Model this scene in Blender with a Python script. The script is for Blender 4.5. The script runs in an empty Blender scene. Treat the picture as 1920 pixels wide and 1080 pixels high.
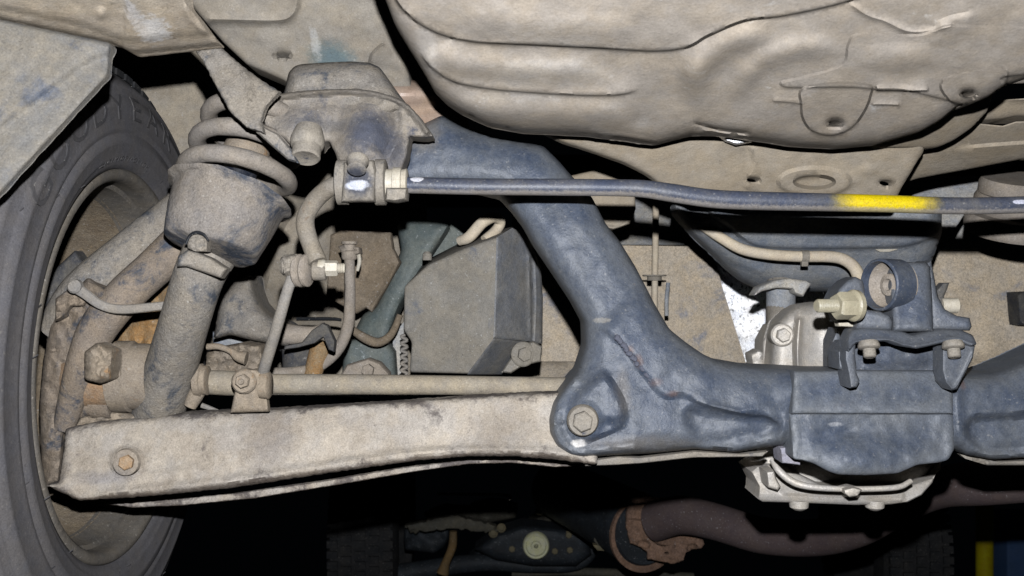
import bpy, bmesh, math, random
import numpy as np
from mathutils import Vector, Matrix, noise
from mathutils.geometry import delaunay_2d_cdt
random.seed(7); np.random.seed(7)
S = bpy.context.scene
COL = S.collection
# ------------------------------------------------------------------ camera, world, light, exposure
F = 35.0 / 36.0 * 1920.0            # focal length in photograph pixels
PITCH = math.radians(15.0)
CAM = Vector((0.0, 0.0, 1.55))
AX = Vector((1, 0, 0)); AY = Vector((0, math.cos(PITCH), math.sin(PITCH))); AZ = Vector((0, -math.sin(PITCH), math.cos(PITCH)))
ROT = np.array([[AX.x, AY.x, AZ.x], [AX.y, AY.y, AZ.y], [AX.z, AY.z, AZ.z]])
cd = bpy.data.cameras.new('camera'); cam = bpy.data.objects.new('camera', cd); COL.objects.link(cam)
cd.sensor_width = 36; cd.lens = 35; cd.clip_start = 0.02; cd.clip_end = 100
cam.location = CAM; cam.rotation_euler = (math.radians(90) + PITCH, 0, 0)
cd.dof.use_dof = True; cd.dof.focus_distance = 1.05; cd.dof.aperture_fstop = 13
S.camera = cam
w = bpy.data.worlds.new('World'); S.world = w; w.use_nodes = True
w.node_tree.nodes['Background'].inputs[0].default_value = (0.55, 0.75, 1.0, 1)
w.node_tree.nodes['Background'].inputs[1].default_value = 0.0008
FLASH = CAM + AZ * 0.088 + AX * 0.004
ld = bpy.data.lights.new('camera_flash', 'SPOT'); lo = bpy.data.objects.new('camera_flash', ld); COL.objects.link(lo)
ld.energy = 62; ld.color = (0.965, 0.99, 1.05); ld.shadow_soft_size = 0.007
ld.spot_size = math.radians(125); ld.spot_blend = 0.45
lo.location = FLASH; lo.rotation_euler = (math.radians(90) + PITCH, 0, 0)
S.view_settings.view_transform = 'Standard'; S.view_settings.look = 'None'; S.view_settings.exposure = 0.0; S.view_settings.gamma = 1
S.cycles.max_bounces = 3; S.cycles.diffuse_bounces = 0; S.cycles.glossy_bounces = 2; S.cycles.use_denoising = True

# ------------------------------------------------------------------ helpers: points, meshes, objects
def V(px, py, d): return np.array([(px - 960) * d / F, d, (540 - py) * d / F])
def WV(v): return np.asarray(v) @ ROT.T + np.array(CAM)
def catmull(P, n=6, closed=False):
    P = [np.asarray(p, float) for p in P]; out = []; m = len(P)
    for i in range(m if closed else m - 1):
        a = P[(i - 1) % m] if (closed or i) else 2 * P[0] - P[1]
        b = P[i]; c = P[(i + 1) % m]
        d = P[(i + 2) % m] if (closed or i < m - 2) else 2 * P[-1] - P[-2]
        for k in range(n):
            t = k / n
            out.append(0.5 * (2 * b + (c - a) * t + (2 * a - 5 * b + 4 * c - d) * t * t + (3 * b - a - 3 * c + d) * t ** 3))
    if not closed: out.append(P[-1])
    return out
def densify(P, s, closed=True):
    out = []; m = len(P)
    for i in range(m if closed else m - 1):
        a = np.asarray(P[i], float); b = np.asarray(P[(i + 1) % m], float)
        n = max(1, int(round(np.linalg.norm(b - a) / s)))
        for k in range(n): out.append(a + (b - a) * k / n)
    if not closed: out.append(np.asarray(P[-1], float))
    return np.array(out)
def inside(P, X, Y):
    r = np.zeros(X.shape, bool); n = len(P); j = n - 1
    for i in range(n):
        xi, yi = P[i]; xj, yj = P[j]
        c = ((yi > Y) != (yj > Y))
        with np.errstate(divide='ignore', invalid='ignore'):
            r ^= c & (X < (xj - xi) * (Y - yi) / (yj - yi + 1e-12) + xi)
        j = i
    return r
def segdist(P, X, Y, closed):
    """distance, signed side (positive = below when walking left to right) and 0-1 position along the line"""
    P = np.asarray(P, float); m = len(P); best = np.full(X.shape, 1e9); side = np.zeros(X.shape); pos = np.zeros(X.shape)
    L = [0]; 
    for i in range(m - 1): L.append(L[-1] + np.linalg.norm(P[i + 1] - P[i]))
    for i in range(m if closed else m - 1):
        a = P[i]; b = P[(i + 1) % m]; ab = b - a; l2 = ab @ ab + 1e-12
        t = np.clip(((X - a[0]) * ab[0] + (Y - a[1]) * ab[1]) / l2, 0, 1)
        dx = X - a[0] - t * ab[0]; dy = Y - a[1] - t * ab[1]; d = np.hypot(dx, dy)
        s = ab[0] * (Y - a[1]) - ab[1] * (X - a[0])
        k = d < best; best = np.where(k, d, best); side = np.where(k, np.sign(s), side)
        pos = np.where(k, (L[i] + t * math.sqrt(l2)) / max(L[-1], 1e-9), pos)
    return best, side, pos
def sst(t): t = np.clip(t, 0, 1); return t * t * (3 - 2 * t)

class M:
    def __init__(s): s.v = []; s.f = []; s.e = []
    def add(s, verts, faces, edge=None):
        o = len(s.v); s.v += [tuple(p) for p in verts]; s.f += [tuple(i + o for i in f) for f in faces]
        s.e += list(edge) if edge is not None else [0.0] * len(verts)
        return s
def ell(cx, cy, rx, ry, n=20, rot=0):
    c, q = math.cos(rot), math.sin(rot)
    return [(cx + rx * math.cos(a) * c - ry * math.sin(a) * q, cy + rx * math.cos(a) * q + ry * math.sin(a) * c) for a in [2 * math.pi * k / n for k in range(n)]]

def sheet(m, outline, plane, res=7, thick=0.004, edge=None, feats=(), holes=(), dent=None, rnd=0, rough=0, smooth=False):
    P = [np.array(p, float) for p in outline]
    if smooth: P = catmull(P, 5, True)
    P = densify(P, res * 0.8)
    if rnd:
        k = max(1, int(rnd / res)); Q = P.copy()
        for i in range(-k, k + 1): Q = Q + np.roll(P, i, 0) if i else Q
        P = Q / (2 * k + 1)
    if rough:
        for i in range(len(P)):
            P[i] += np.array([noise.noise((P[i][0] * .13, P[i][1] * .13, 3)), noise.noise((P[i][0] * .13, P[i][1] * .13, 9))]) * rough
    H = [densify(catmull([np.array(p, float) for p in h], 2, True) if len(h) > 8 else h, res * 0.7) for h in holes]
    x0, y0 = P.min(0); x1, y1 = P.max(0)
    gx, gy = np.meshgrid(np.arange(x0, x1, res), np.arange(y0, y1, res * .87))
    gx = gx + (np.arange(gx.shape[0])[:, None] % 2) * res * .5
    gx, gy = gx.ravel(), gy.ravel()
    k = inside(P, gx, gy)
    gx, gy = gx[k], gy[k]
    dd, _, _ = segdist(P, gx, gy, True); k = dd > res * .45
    for h in H: k &= ~inside(h, gx, gy); k &= segdist(h, gx, gy, True)[0] > res * .4
    gx, gy = gx[k], gy[k]
    LN = []
    if edge:
        nr = np.roll(P, -1, 0) - np.roll(P, 1, 0); nr = np.stack([-nr[:, 1], nr[:, 0]], 1); nr /= np.linalg.norm(nr, axis=1)[:, None] + 1e-9
        if not inside(P, np.array([P[0][0] + nr[0][0] * .5]), np.array([P[0][1] + nr[0][1] * .5]))[0]: nr = -nr
        for q in ((.18, .5, 1.0) if edge[0] > res else (.35,)): LN.append((P + nr * edge[0] * q, edge[0] * q * .85, True))
    for ft in feats:
        if ft[0] in ('area', 'lip', 'ridge'):
            cl = ft[0] == 'area'; C = densify(catmull([np.array(p, float) for p in ft[1]], 5, cl), max(3.0, res * .7), cl)
            t = (np.roll(C, -1, 0) - np.roll(C, 1, 0)) if cl else np.gradient(C, axis=0)
            nn = np.stack([-t[:, 1], t[:, 0]], 1); nn /= np.linalg.norm(nn, axis=1)[:, None] + 1e-9
            for q in ((-.5, 0, .5) if ft[0] != 'ridge' else (-1.0, 0, 1.0)): LN.append((C + nn * ft[2] * q, 0, cl))
    LS = []
    for C, mind, cl in LN:
        ok = inside(P, C[:, 0], C[:, 1]) & (segdist(P, C[:, 0], C[:, 1], True)[0] > max(mind, 1.2))
        for h in H: ok &= ~inside(h, C[:, 0], C[:, 1]) & (segdist(h, C[:, 0], C[:, 1], True)[0] > 1.5)
        nC = len(C)
        for i in range(nC if cl else nC - 1):
            j = (i + 1) % nC
            if ok[i] and ok[j]: LS.append((C[i], C[j]))
    if LS:
        near = np.zeros(gx.shape, bool)
        ctr = np.array([(a + c) / 2 for a, c in LS])
        for i in range(0, len(ctr), 400): near |= (np.hypot(gx[:, None] - ctr[None, i:i + 400, 0], gy[:, None] - ctr[None, i:i + 400, 1]).min(1) < res * .45)
        gx, gy = gx[~near], gy[~near]
    pts = [Vector(p) for p in P]; con = [(i, (i + 1) % len(P)) for i in range(len(P))]
    for h in H:
        o = len(pts); pts += [Vector(p) for p in h]; con += [(o + i, o + (i + 1) % len(h)) for i in range(len(h))]
    dk = {}
    def pid(p):
        k = (round(p[0], 2), round(p[1], 2))
        if k not in dk: dk[k] = len(pts); pts.append(Vector((p[0], p[1])))
        return dk[k]
    for a, c in LS:
        i, j = pid(a), pid(c)
        if i != j: con.append((i, j))
    pts += [Vector((a, b)) for a, b in zip(gx, gy)]
    vv, _, ff, *_ = delaunay_2d_cdt(pts, con, [], 0, 1e-4)
    XY = np.array([tuple(v) for v in vv]); X, Y = XY[:, 0], XY[:, 1]
    fa = np.array([f for f in ff if len(f) == 3])
    cx, cy = X[fa].mean(1), Y[fa].mean(1); k = inside(P, cx, cy)
    for h in H: k &= ~inside(h, cx, cy)
    fa = fa[k]
    A = np.array([[p[0], p[1], 1] for p in plane]); q = np.array([1 / p[2] for p in plane])
    if len(plane) == 1: co = np.array([0, 0, q[0]])
    elif len(plane) == 2:   # no tilt across the line that joins the two
        u = A[1, :2] - A[0, :2]; g = (q[1] - q[0]) * u / (u @ u); co = np.array([g[0], g[1], q[0] - g @ A[0, :2]])
    else: co = np.linalg.lstsq(A, q, rcond=None)[0]
    D = 1 / (co[0] * X + co[1] * Y + co[2])
    dist, _, _ = segdist(P, X, Y, True)
    for h in H: dist = np.minimum(dist, segdist(h, X, Y, True)[0] * 2)
    back = D + thick
    if edge:
        t = np.clip(dist / edge[0], 0, 1); D = D - edge[1] * np.sqrt(np.maximum(0, 1 - (1 - t) ** 2))
    for ft in feats:
        if ft[0] == 'lip':
            _, pl, wd, h, L = ft[:5]; fade = ft[5] if len(ft) > 5 else .12
            pl = catmull([np.array(p, float) for p in pl], 5); d, s, po = segdist(pl, X, Y, False)
            sd = d * s; g = sst(sd / wd + .5) * np.exp(-np.maximum(sd, 0) / L)
            fd = (sst(po / fade) * sst((1 - po) / fade)) if fade else 1
            D = D - h * g * fd
        elif ft[0] == 'ridge':
            _, pl, wd, h = ft[:4]; fade = ft[4] if len(ft) > 4 else .1
            pl = catmull([np.array(p, float) for p in pl], 5); d, s, po = segdist(pl, X, Y, False)
            D = D - h * np.exp(-(d / wd) ** 2) * (sst(po / fade + .1) * sst((1 - po) / fade + .1) if fade else 1)
        elif ft[0] == 'area':
            _, pl, wd, h = ft; pl = np.array(catmull([np.array(p, float) for p in pl], 4, True))
            d, _, _ = segdist(pl, X, Y, True); sd = np.where(inside(pl, X, Y), d, -d); D = D - h * sst(sd / wd + .5)
        elif ft[0] == 'bump':
            _, bx, by, rx, ry, h = ft[:6]; a = ft[6] if len(ft) > 6 else 0
            c_, s_ = math.cos(a), math.sin(a); u = ((X - bx) * c_ + (Y - by) * s_) / rx; v_ = (-(X - bx) * s_ + (Y - by) * c_) / ry
            r2 = u * u + v_ * v_; D = D - h * np.maximum(0, 1 - r2) ** 1.7 if h > 0 else D - h * np.exp(-r2 * 1.5)
    if dent:
        D = D + np.array([dent[0] * (noise.fractal((x * dent[1] / 100, y * dent[1] / 100, 1.7), 1, 2, 3)) for x, y in zip(X, Y)])
    back = np.maximum(back, D + 0.002)
    n = len(X)
    fr = np.stack([(X - 960) * D / F, D, (540 - Y) * D / F], 1)
    bk = np.stack([fr[:, 0], back, fr[:, 2]], 1)
    ec = {}
    for t in fa:
        for a, b in ((t[0], t[1]), (t[1], t[2]), (t[2], t[0])):
            ec[(a, b)] = 1
    walls = [(a, b) for (a, b) in ec if (b, a) not in ec]
    faces = [tuple(t) for t in fa] + [(t[2] + n, t[1] + n, t[0] + n) for t in fa] + [(b, a, a + n, b + n) for a, b in walls]
    e = np.exp(-dist / 13.0)
    m.add(np.vstack([fr, bk]), faces, list(e) + list(e)); return m

def frame_of(axis, up=(0, 0, 1)):
    a = np.asarray(axis, float); a = a / np.linalg.norm(a); u = np.asarray(up, float)
    if abs(a @ u) > .95: u = np.array([1.0, 0, 0])
    x = np.cross(u, a); x /= np.linalg.norm(x); y = np.cross(a, x); return a, x, y
def lathe(m, o, axis, prof, n=28, sy=1.0, a0=0.0):
    """prof: (distance along the axis, radius); open ends are capped"""
    a, x, y = frame_of(axis); o = np.asarray(o, float); vs = []; fs = []
    for t, r in prof:
        for k in range(n):
            p = 2 * math.pi * k / n + a0; vs.append(o + a * t + (x * math.cos(p) + y * math.sin(p) * sy) * r)
    for i in range(len(prof) - 1):
        for k in range(n):
            b = (k + 1) % n; fs.append((i * n + k, i * n + b, (i + 1) * n + b, (i + 1) * n + k))
    if prof[0] != prof[-1]:
        fs.append(tuple(range(n - 1, -1, -1))); q = (len(prof) - 1) * n; fs.append(tuple(range(q, q + n)))
    m.add(vs, fs); return m
def tube(m, pts, n=14, k=6, flat=1.0, flatdir=None, view=False):
    """pts: (px, py, depth, radius in px); view=True: (x, d, z, r) in metres"""
    Q = [np.array(list(p[:3] if view else V(*p[:3])) + [p[3] if view else p[3] * p[2] / F]) for p in pts]
    Q = catmull(Q, k) if k > 1 else Q
    vs = []; fs = []; px = None
    for i, q in enumerate(Q):
        t = Q[min(i + 1, len(Q) - 1)][:3] - Q[max(i - 1, 0)][:3]; t = t / (np.linalg.norm(t) + 1e-12)
        if px is None: _, px, _ = frame_of(t, flatdir if flatdir is not None else (0, 1, 0))
        px = px - t * (px @ t); px /= np.linalg.norm(px); py = np.cross(t, px)
        for j in range(n):
            a = 2 * math.pi * j / n; vs.append(q[:3] + (px * math.cos(a) + py * math.sin(a) * flat) * max(q[3], 1e-4))
    for i in range(len(Q) - 1):
        for j in range(n):
            b = (j + 1) % n; fs.append((i * n + j, i * n + b, (i + 1) * n + b, (i + 1) * n + j))
    fs.append(tuple(range(n - 1, -1, -1))); q = (len(Q) - 1) * n; fs.append(tuple(range(q, q + n)))
    m.add(vs, fs); return m
def bolt(m, o, axis, r, h, collar=None, shank=None):
    """hex head on an optional round collar, axis points out of the surface; shank = (radius, length) stud end"""
    t = 0
    if collar: lathe(m, o, axis, [(-.004, collar * .96), (.0005, collar), (.0022, collar * .93), (.003, collar * .8)], 22); t = .003
    o = np.asarray(o, float); a = np.asarray(axis, float) / np.linalg.norm(axis)
    lathe(m, o + a * t, axis, [(-.003, r), (h * .85, r), (h, r * .86)], 6, a0=.35)
    if shank:
        nt_ = max(3, int(shank[1] / .0016)); pr = []
        for i in range(nt_): pr += [(shank[1] * i / nt_, shank[0]), (shank[1] * (i + .5) / nt_, shank[0] * .86)]
        lathe(m, o + a * (t + h * .9), axis, pr + [(shank[1], shank[0] * .8)], 16)
    return m
def box(m, c, s, ax=None):
    ax = ax if ax is not None else np.eye(3); vs = []
    for i in (-1, 1):
        for j in (-1, 1):
            for k in (-1, 1): vs.append(np.asarray(c) + ax[0] * s[0] * i / 2 + ax[1] * s[1] * j / 2 + ax[2] * s[2] * k / 2)
    m.add(vs, [(0, 1, 3, 2), (4, 6, 7, 5), (0, 4, 5, 1), (2, 3, 7, 6), (0, 2, 6, 4), (1, 5, 7, 3)]); return m

def thing(name, label, cat, at, group=None):
    o = bpy.data.objects.new(name, None); COL.objects.link(o); o.location = WV(V(*at)); o.empty_display_size = .02
    o['label'] = label; o['category'] = cat
    if group: o['group'] = group
    return o
def wloc(o):
    v = Vector(o.location); p = o.parent
    while p: v += Vector(p.location); p = p.parent
    return v
def obj(m, name, mat, parent=None, bevel=0, angle=38, label=None, cat=None, kind=None, group=None, sub=0):
    W = WV(np.array(m.v)); c = (W.min(0) + W.max(0)) / 2
    me = bpy.data.meshes.new(name); me.from_pydata([tuple(p) for p in W - c], [], m.f); me.update()
    at = me.attributes.new('edge', 'FLOAT', 'POINT'); at.data.foreach_set('value', np.array(m.e, np.float32))
    b = bmesh.new(); b.from_mesh(me)
    bmesh.ops.recalc_face_normals(b, faces=b.faces)
    if bevel:
        es = [e for e in b.edges if len(e.link_faces) == 2 and e.calc_face_angle(0) > .5]
        bmesh.ops.bevel(b, geom=es, offset=bevel, segments=3, profile=.5, affect='EDGES', clamp_overlap=True)
    b.to_mesh(me); b.free()
    for p in me.polygons: p.use_smooth = True
    me.set_sharp_from_angle(angle=math.radians(angle))
    me.materials.append(mat)
    o = bpy.data.objects.new(name, me); COL.objects.link(o)
    if parent: o.parent = parent; o.location = Vector(c) - wloc(parent)
    else: o.location = c
    if label: o['label'] = label
    if cat: o['category'] = cat
    if kind: o['kind'] = kind
    if group: o['group'] = group
    return o

# ------------------------------------------------------------------ materials
def lin(c): c = c / 255; return c / 12.92 if c < .04045 else ((c + .055) / 1.055) ** 2.4
def alb(rgb, d): return tuple(min(.82, lin(v) * d * d * ALB) for v in rgb) + (1,)
ALB = 0.95
def mat(name, base, d, dust=None, amt=.5, scale=26, grain=.35, rough=.75, bump=.5, third=None, tamt=.3, tscale=40, edge=.0, spots=(), metal=0.0, spec=.3, speck=None, bscale=420, contrast=.18, under=None, edge3=0):
    """base / dust / third: the three colours that mix over the surface; spots: (px, py, d, rx, rz in px, colour, strength, soft)"""
    mt = bpy.data.materials.new(name); mt.use_nodes = True; nt = mt.node_tree; N = nt.nodes; L = nt.links
    bs = N['Principled BSDF']; bs.inputs['Roughness'].default_value = rough; bs.inputs['Metallic'].default_value = metal
    bs.inputs['Specular IOR Level'].default_value = spec
    tc = N.new('ShaderNodeTexCoord'); OC = tc.outputs['Object']
    gp = N.new('ShaderNodeNewGeometry')
    def nz(s, det=4, ro=.6, off=0, dis=0):
        n = N.new('ShaderNodeTexNoise'); n.inputs['Scale'].default_value = s; n.inputs['Detail'].default_value = det; n.inputs['Roughness'].default_value = ro
        n.inputs['Distortion'].default_value = dis
        if off:
            a = N.new('ShaderNodeVectorMath'); a.inputs[1].default_value = (off, off * .7, -off); L.new(OC, a.inputs[0]); L.new(a.outputs[0], n.inputs['Vector'])
        else: L.new(OC, n.inputs['Vector'])
        return n.outputs['Fac']
    def mth(op, a, b=None, c=None, cl=False):
        n = N.new('ShaderNodeMath'); n.operation = op; n.use_clamp = cl
        for i, q in enumerate((a, b, c)):
            if q is None: continue
            if isinstance(q, (int, float)): n.inputs[i].default_value = q
            else: L.new(q, n.inputs[i])
        return n.outputs[0]
    def rng(x, a, b):
        n = N.new('ShaderNodeMapRange'); n.interpolation_type = 'SMOOTHSTEP'; n.inputs[1].default_value = a; n.inputs[2].default_value = b; L.new(x, n.inputs[0]); return n.outputs[0]
    def mix(f, a, b, bt='MIX'):
        n = N.new('ShaderNodeMix'); n.data_type = 'RGBA'; n.blend_type = bt
        for i, q in ((0, f), (6, a), (7, b)):
            if isinstance(q, (int, float)): n.inputs[i].default_value = q
            elif isinstance(q, tuple): n.inputs[i].default_value = q
            else: L.new(q, n.inputs[i])
        return n.outputs[2]
    cur = alb(base, d)
    n1 = nz(scale, 6, .68); n2 = nz(scale * 9, 4, .7, 3.1)
    ed = N.new('ShaderNodeAttribute'); ed.attribute_name = 'edge'
    if dust:
        s = mth('ADD', mth('MULTIPLY', n1, .7), mth('MULTIPLY', n2, .3))
        if edge: s = mth('ADD', s, mth('MULTIPLY', ed.outputs['Fac'], edge))
        th = .62 - .24 * amt
        cur = mix(rng(s, th - contrast, th + contrast), cur, alb(dust, d))
    if third:
        n3 = nz(tscale, 6, .7, 7.7, .4)
        if edge3: n3 = mth('ADD', n3, mth('MULTIPLY', ed.outputs['Fac'], edge3))
        th = .72 - .3 * tamt
        cur = mix(rng(n3, th - .06, th + .1), cur, alb(third, d))
    for sp in spots:
        (sx, sy, sd, rx, rz, col, st, soft) = sp[:8]; na = sp[8] if len(sp) > 8 else 2.2 * min(1, soft * 3)
        c0 = WV(V(sx, sy, sd)); sb = N.new('ShaderNodeVectorMath'); sb.operation = 'SUBTRACT'; L.new(gp.outputs['Position'], sb.inputs[0]); sb.inputs[1].default_value = tuple(c0)
        dv = N.new('ShaderNodeVectorMath'); dv.operation = 'DIVIDE'; L.new(sb.outputs[0], dv.inputs[0]); dv.inputs[1].default_value = (rx * sd / F, max(rx, rz) * sd / F * 2.5, rz * sd / F)
        ln = N.new('ShaderNodeVectorMath'); ln.operation = 'LENGTH'; L.new(dv.outputs[0], ln.inputs[0])
        nn = nz(150, 5, .7, sx * .01)
        v = mth('ADD', ln.outputs[1], mth('MULTIPLY', mth('SUBTRACT', nn, .5), na))
        f = mth('SUBTRACT', 1.0, rng(v, 1 - max(soft, .02), 1 + max(soft, .02)))
        cur = mix(mth('MULTIPLY', f, st), cur, alb(col, d))
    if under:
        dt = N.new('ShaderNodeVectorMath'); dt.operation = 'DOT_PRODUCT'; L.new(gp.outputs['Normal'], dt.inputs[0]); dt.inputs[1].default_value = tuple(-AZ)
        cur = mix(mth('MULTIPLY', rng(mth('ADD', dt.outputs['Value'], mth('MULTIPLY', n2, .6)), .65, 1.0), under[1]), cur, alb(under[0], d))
    g = nz(bscale * 1.6, 3, .75, 1.3); g2 = nz(130, 3, .6, 5.1)
    gm = mth('ADD', 1 - grain * 1.9, mth('MULTIPLY', mth('ADD', mth('MULTIPLY', g, 2.9), mth('MULTIPLY', g2, .9)), grain))
    gm = mth('MULTIPLY', gm, mth('SUBTRACT', 1.0, mth('MULTIPLY', rng(nz(330, 5, .72, 17.3, 1.2), .55, .75), min(.6, grain * 1.2))))
    kk = min(1, grain * 2.4); gm = mth('MULTIPLY', gm, mth('ADD', 1 - .19 * kk, mth('MULTIPLY', mth('ADD', mth('MULTIPLY', nz(11, 4, .6, 23.0), .75), mth('MULTIPLY', nz(62, 5, .7, 29.0, .8), .52)), .30 * kk)))
    hs = mix(rng(nz(34, 4, .65, 41.0), .36, .64), (1.025, 1.0, .965, 1), (.988, 1.0, 1.035, 1)) if dust else None
    mg = N.new('ShaderNodeVectorMath'); mg.operation = 'SCALE'
    if isinstance(cur, tuple): mg.inputs[0].default_value = cur[:3]
    else: L.new(cur, mg.inputs[0])
    L.new(gm, mg.inputs['Scale']); cur = mg.outputs[0]
    if hs is not None: cur = mix(1.0, cur, hs, 'MULTIPLY')
    speck = speck or (((215, 208, 196), .28) if grain >= .3 and dust else None)
    if speck:
        vn = nz(300, 2, .5, 11.0); cur = mix(mth('MULTIPLY', rng(vn, .66, .74), speck[1]), cur, alb(speck[0], d))
    L.new(cur, bs.inputs['Base Color'])
    if bump:
        b = N.new('ShaderNodeBump'); b.inputs['Strength'].default_value = bump; b.inputs['Distance'].default_value = .0012
        hh = mth('ADD', mth('MULTIPLY', nz(bscale, 4, .65, 2.2), .6), n2); L.new(hh, b.inputs['Height']); L.new(b.outputs[0], bs.inputs['Normal'])
    return mt

TAN = (176, 166, 148); LIGHT = (198, 188, 172); GREYT = (150, 143, 132); BLUE = (70, 82, 106); PALE = (150, 152, 155)
m_tank = mat('dusty_tank_coating', (176, 164, 148), .86, (192, 181, 166), .5, 12, .24, .85, .35, (226, 221, 212), .14, 30, bscale=300, contrast=.25,
   spots=[(1000, 127, 0.84, 120, 10, (218, 211, 200), .5 * 0.7, .5, 1.2), (1020, 202, 0.88, 110, 7, (218, 211, 200), .5 * 0.8, .5, 1.2), (800, 96, 0.8, 18, 34, (218, 211, 200), .5 * 0.7, .5, 1.2), (855, 122, 0.83, 34, 16, (218, 211, 200), .5 * 0.6, .5, 1.2), (1284, 84, 0.82, 16, 30, (218, 211, 200), .5 * 0.8, .5, 1.2), (1204, 228, 0.9, 14, 16, (218, 211, 200), .5 * 0.7, .5, 1.2), (1130, 234, 0.9, 30, 6, (218, 211, 200), .5 * 0.6, .5, 1.2), (1300, 190, 0.88, 20, 8, (218, 211, 200), .5 * 0.5, .5, 1.2), (1180, 138, 0.84, 24, 12, (218, 211, 200), .5 * 0.6, .5, 1.2)])
m_panel = mat('dusty_panel', (160, 147, 127), 1.05, (174, 162, 143), .5, 12, .28, .85, .5, (205, 200, 190), .06, 40)
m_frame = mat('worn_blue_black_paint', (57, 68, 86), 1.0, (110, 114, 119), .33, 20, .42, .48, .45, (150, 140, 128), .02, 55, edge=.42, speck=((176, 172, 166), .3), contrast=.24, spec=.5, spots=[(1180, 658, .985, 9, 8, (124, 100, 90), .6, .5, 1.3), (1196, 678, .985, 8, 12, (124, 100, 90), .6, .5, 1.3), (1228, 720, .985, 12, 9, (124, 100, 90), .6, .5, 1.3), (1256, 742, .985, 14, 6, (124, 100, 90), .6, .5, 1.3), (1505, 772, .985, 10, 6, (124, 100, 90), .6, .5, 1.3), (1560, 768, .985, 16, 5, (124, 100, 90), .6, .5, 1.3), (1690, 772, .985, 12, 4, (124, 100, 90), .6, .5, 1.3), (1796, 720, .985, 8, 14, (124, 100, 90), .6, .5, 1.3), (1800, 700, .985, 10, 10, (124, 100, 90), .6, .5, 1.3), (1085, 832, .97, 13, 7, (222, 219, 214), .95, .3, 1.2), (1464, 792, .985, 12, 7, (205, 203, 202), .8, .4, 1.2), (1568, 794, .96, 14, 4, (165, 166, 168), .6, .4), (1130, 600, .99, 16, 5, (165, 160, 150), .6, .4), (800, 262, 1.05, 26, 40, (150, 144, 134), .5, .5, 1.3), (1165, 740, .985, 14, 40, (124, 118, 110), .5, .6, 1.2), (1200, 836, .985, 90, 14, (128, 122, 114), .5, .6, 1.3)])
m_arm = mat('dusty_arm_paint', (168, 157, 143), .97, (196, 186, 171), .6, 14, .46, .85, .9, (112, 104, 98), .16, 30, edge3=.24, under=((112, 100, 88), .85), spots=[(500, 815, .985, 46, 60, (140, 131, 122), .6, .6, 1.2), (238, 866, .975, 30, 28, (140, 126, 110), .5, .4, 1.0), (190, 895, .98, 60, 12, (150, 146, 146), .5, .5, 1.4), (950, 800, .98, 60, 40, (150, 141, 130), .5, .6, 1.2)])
m_strut = mat('dirty_strut_paint', (148, 141, 131), .91, (170, 161, 147), .5, 24, .5, .85, 1.0, (92, 97, 104), .48, 24, speck=((222, 216, 204), .5))
m_cup = mat('patchy_cup_paint', (146, 139, 131), .90, (168, 158, 145), .5, 20, .5, .85, 1.0, (86, 92, 102), .62, 18, speck=((215, 208, 196), .4))
m_spring = mat('dusty_spring_steel', (150, 142, 132), .92, (170, 160, 147), .5, 30, .42, .8, .6, (110, 106, 102), .2, 60)
m_mount = mat('dusty_mount_paint', (128, 123, 118), .97, (160, 151, 138), .5, 26, .45, .8, .6, (84, 88, 100), .34, 22, edge=.2,
              spots=[(694, 248, .95, 40, 48, (78, 85, 102), .8, .5, 1.4), (735, 285, .96, 26, 36, (84, 88, 100), .7, .5, 1.2), (620, 228, .95, 60, 14, (104, 104, 106), .5, .5, 1.2)])
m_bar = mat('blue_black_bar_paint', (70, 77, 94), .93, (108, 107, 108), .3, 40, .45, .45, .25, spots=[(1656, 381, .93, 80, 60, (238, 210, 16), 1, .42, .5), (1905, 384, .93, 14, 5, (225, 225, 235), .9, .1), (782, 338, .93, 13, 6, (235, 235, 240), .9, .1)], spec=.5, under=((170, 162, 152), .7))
m_bararm = mat('dusty_bar_paint', (142, 134, 122), .95, (162, 152, 136), .5, 40, .4, .8, .5, (120, 90, 60), .1, 40)
m_rod = mat('dusty_rod', (146, 142, 136), .95, (166, 158, 146), .5, 40, .35, .8, .4)
m_toe = mat('dusty_link_tube', (142, 134, 122), 1.03, (172, 160, 138), .5, 22, .4, .8, .5, speck=((205, 195, 175), .5))
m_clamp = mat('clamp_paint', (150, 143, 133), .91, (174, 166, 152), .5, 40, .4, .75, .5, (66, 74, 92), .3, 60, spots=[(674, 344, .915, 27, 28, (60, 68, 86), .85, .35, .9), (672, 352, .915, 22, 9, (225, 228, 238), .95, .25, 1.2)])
m_zinc = mat('dull_zinc', (196, 186, 164), .95, (222, 214, 196), .5, 60, .2, .5, .3, spec=.6)
m_zincy = mat('pale_zinc', (170, 162, 138), .97, (188, 180, 154), .5, 60, .25, .4, .3, spec=.7)
m_rustnut = mat('rusty_nut', (176, 136, 92), .97, (196, 176, 150), .4, 80, .4, .85, .7)
m_sill = mat('dusty_sill_coating', (186, 170, 148), .95, (206, 192, 170), .5, 18, .4, .85, .5, (140, 126, 112), .15, 30,
             spots=[(306, 78, .86, 36, 12, (240, 236, 230), .9, .3), (243, 24, .8, 9, 30, (228, 222, 214), .7, .4), (258, 44, .83, 8, 22, (228, 220, 210), .6, .4)])
m_flap = mat('grey_plastic_flap', (146, 143, 137), .79, (174, 164, 146), .42, 12, .42, .8, .6, (106, 114, 128), .48, 13)
m_rail = mat('dusty_rail_coating', (142, 134, 122), .98, (166, 157, 142), .5, 10, .3, .85, .4,
             spots=[(618, 92, 1.0, 46, 22, (98, 122, 128), .8, .45, .9), (588, 80, 1.0, 9, 20, (205, 205, 200), .6, .4)])
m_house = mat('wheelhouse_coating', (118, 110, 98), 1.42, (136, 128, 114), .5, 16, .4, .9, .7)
m_brown = mat('brown_dirty_plate', (96, 86, 72), 1.3, (120, 108, 92), .45, 20, .5, .9, .8, (170, 160, 150), .18, 70)
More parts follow.
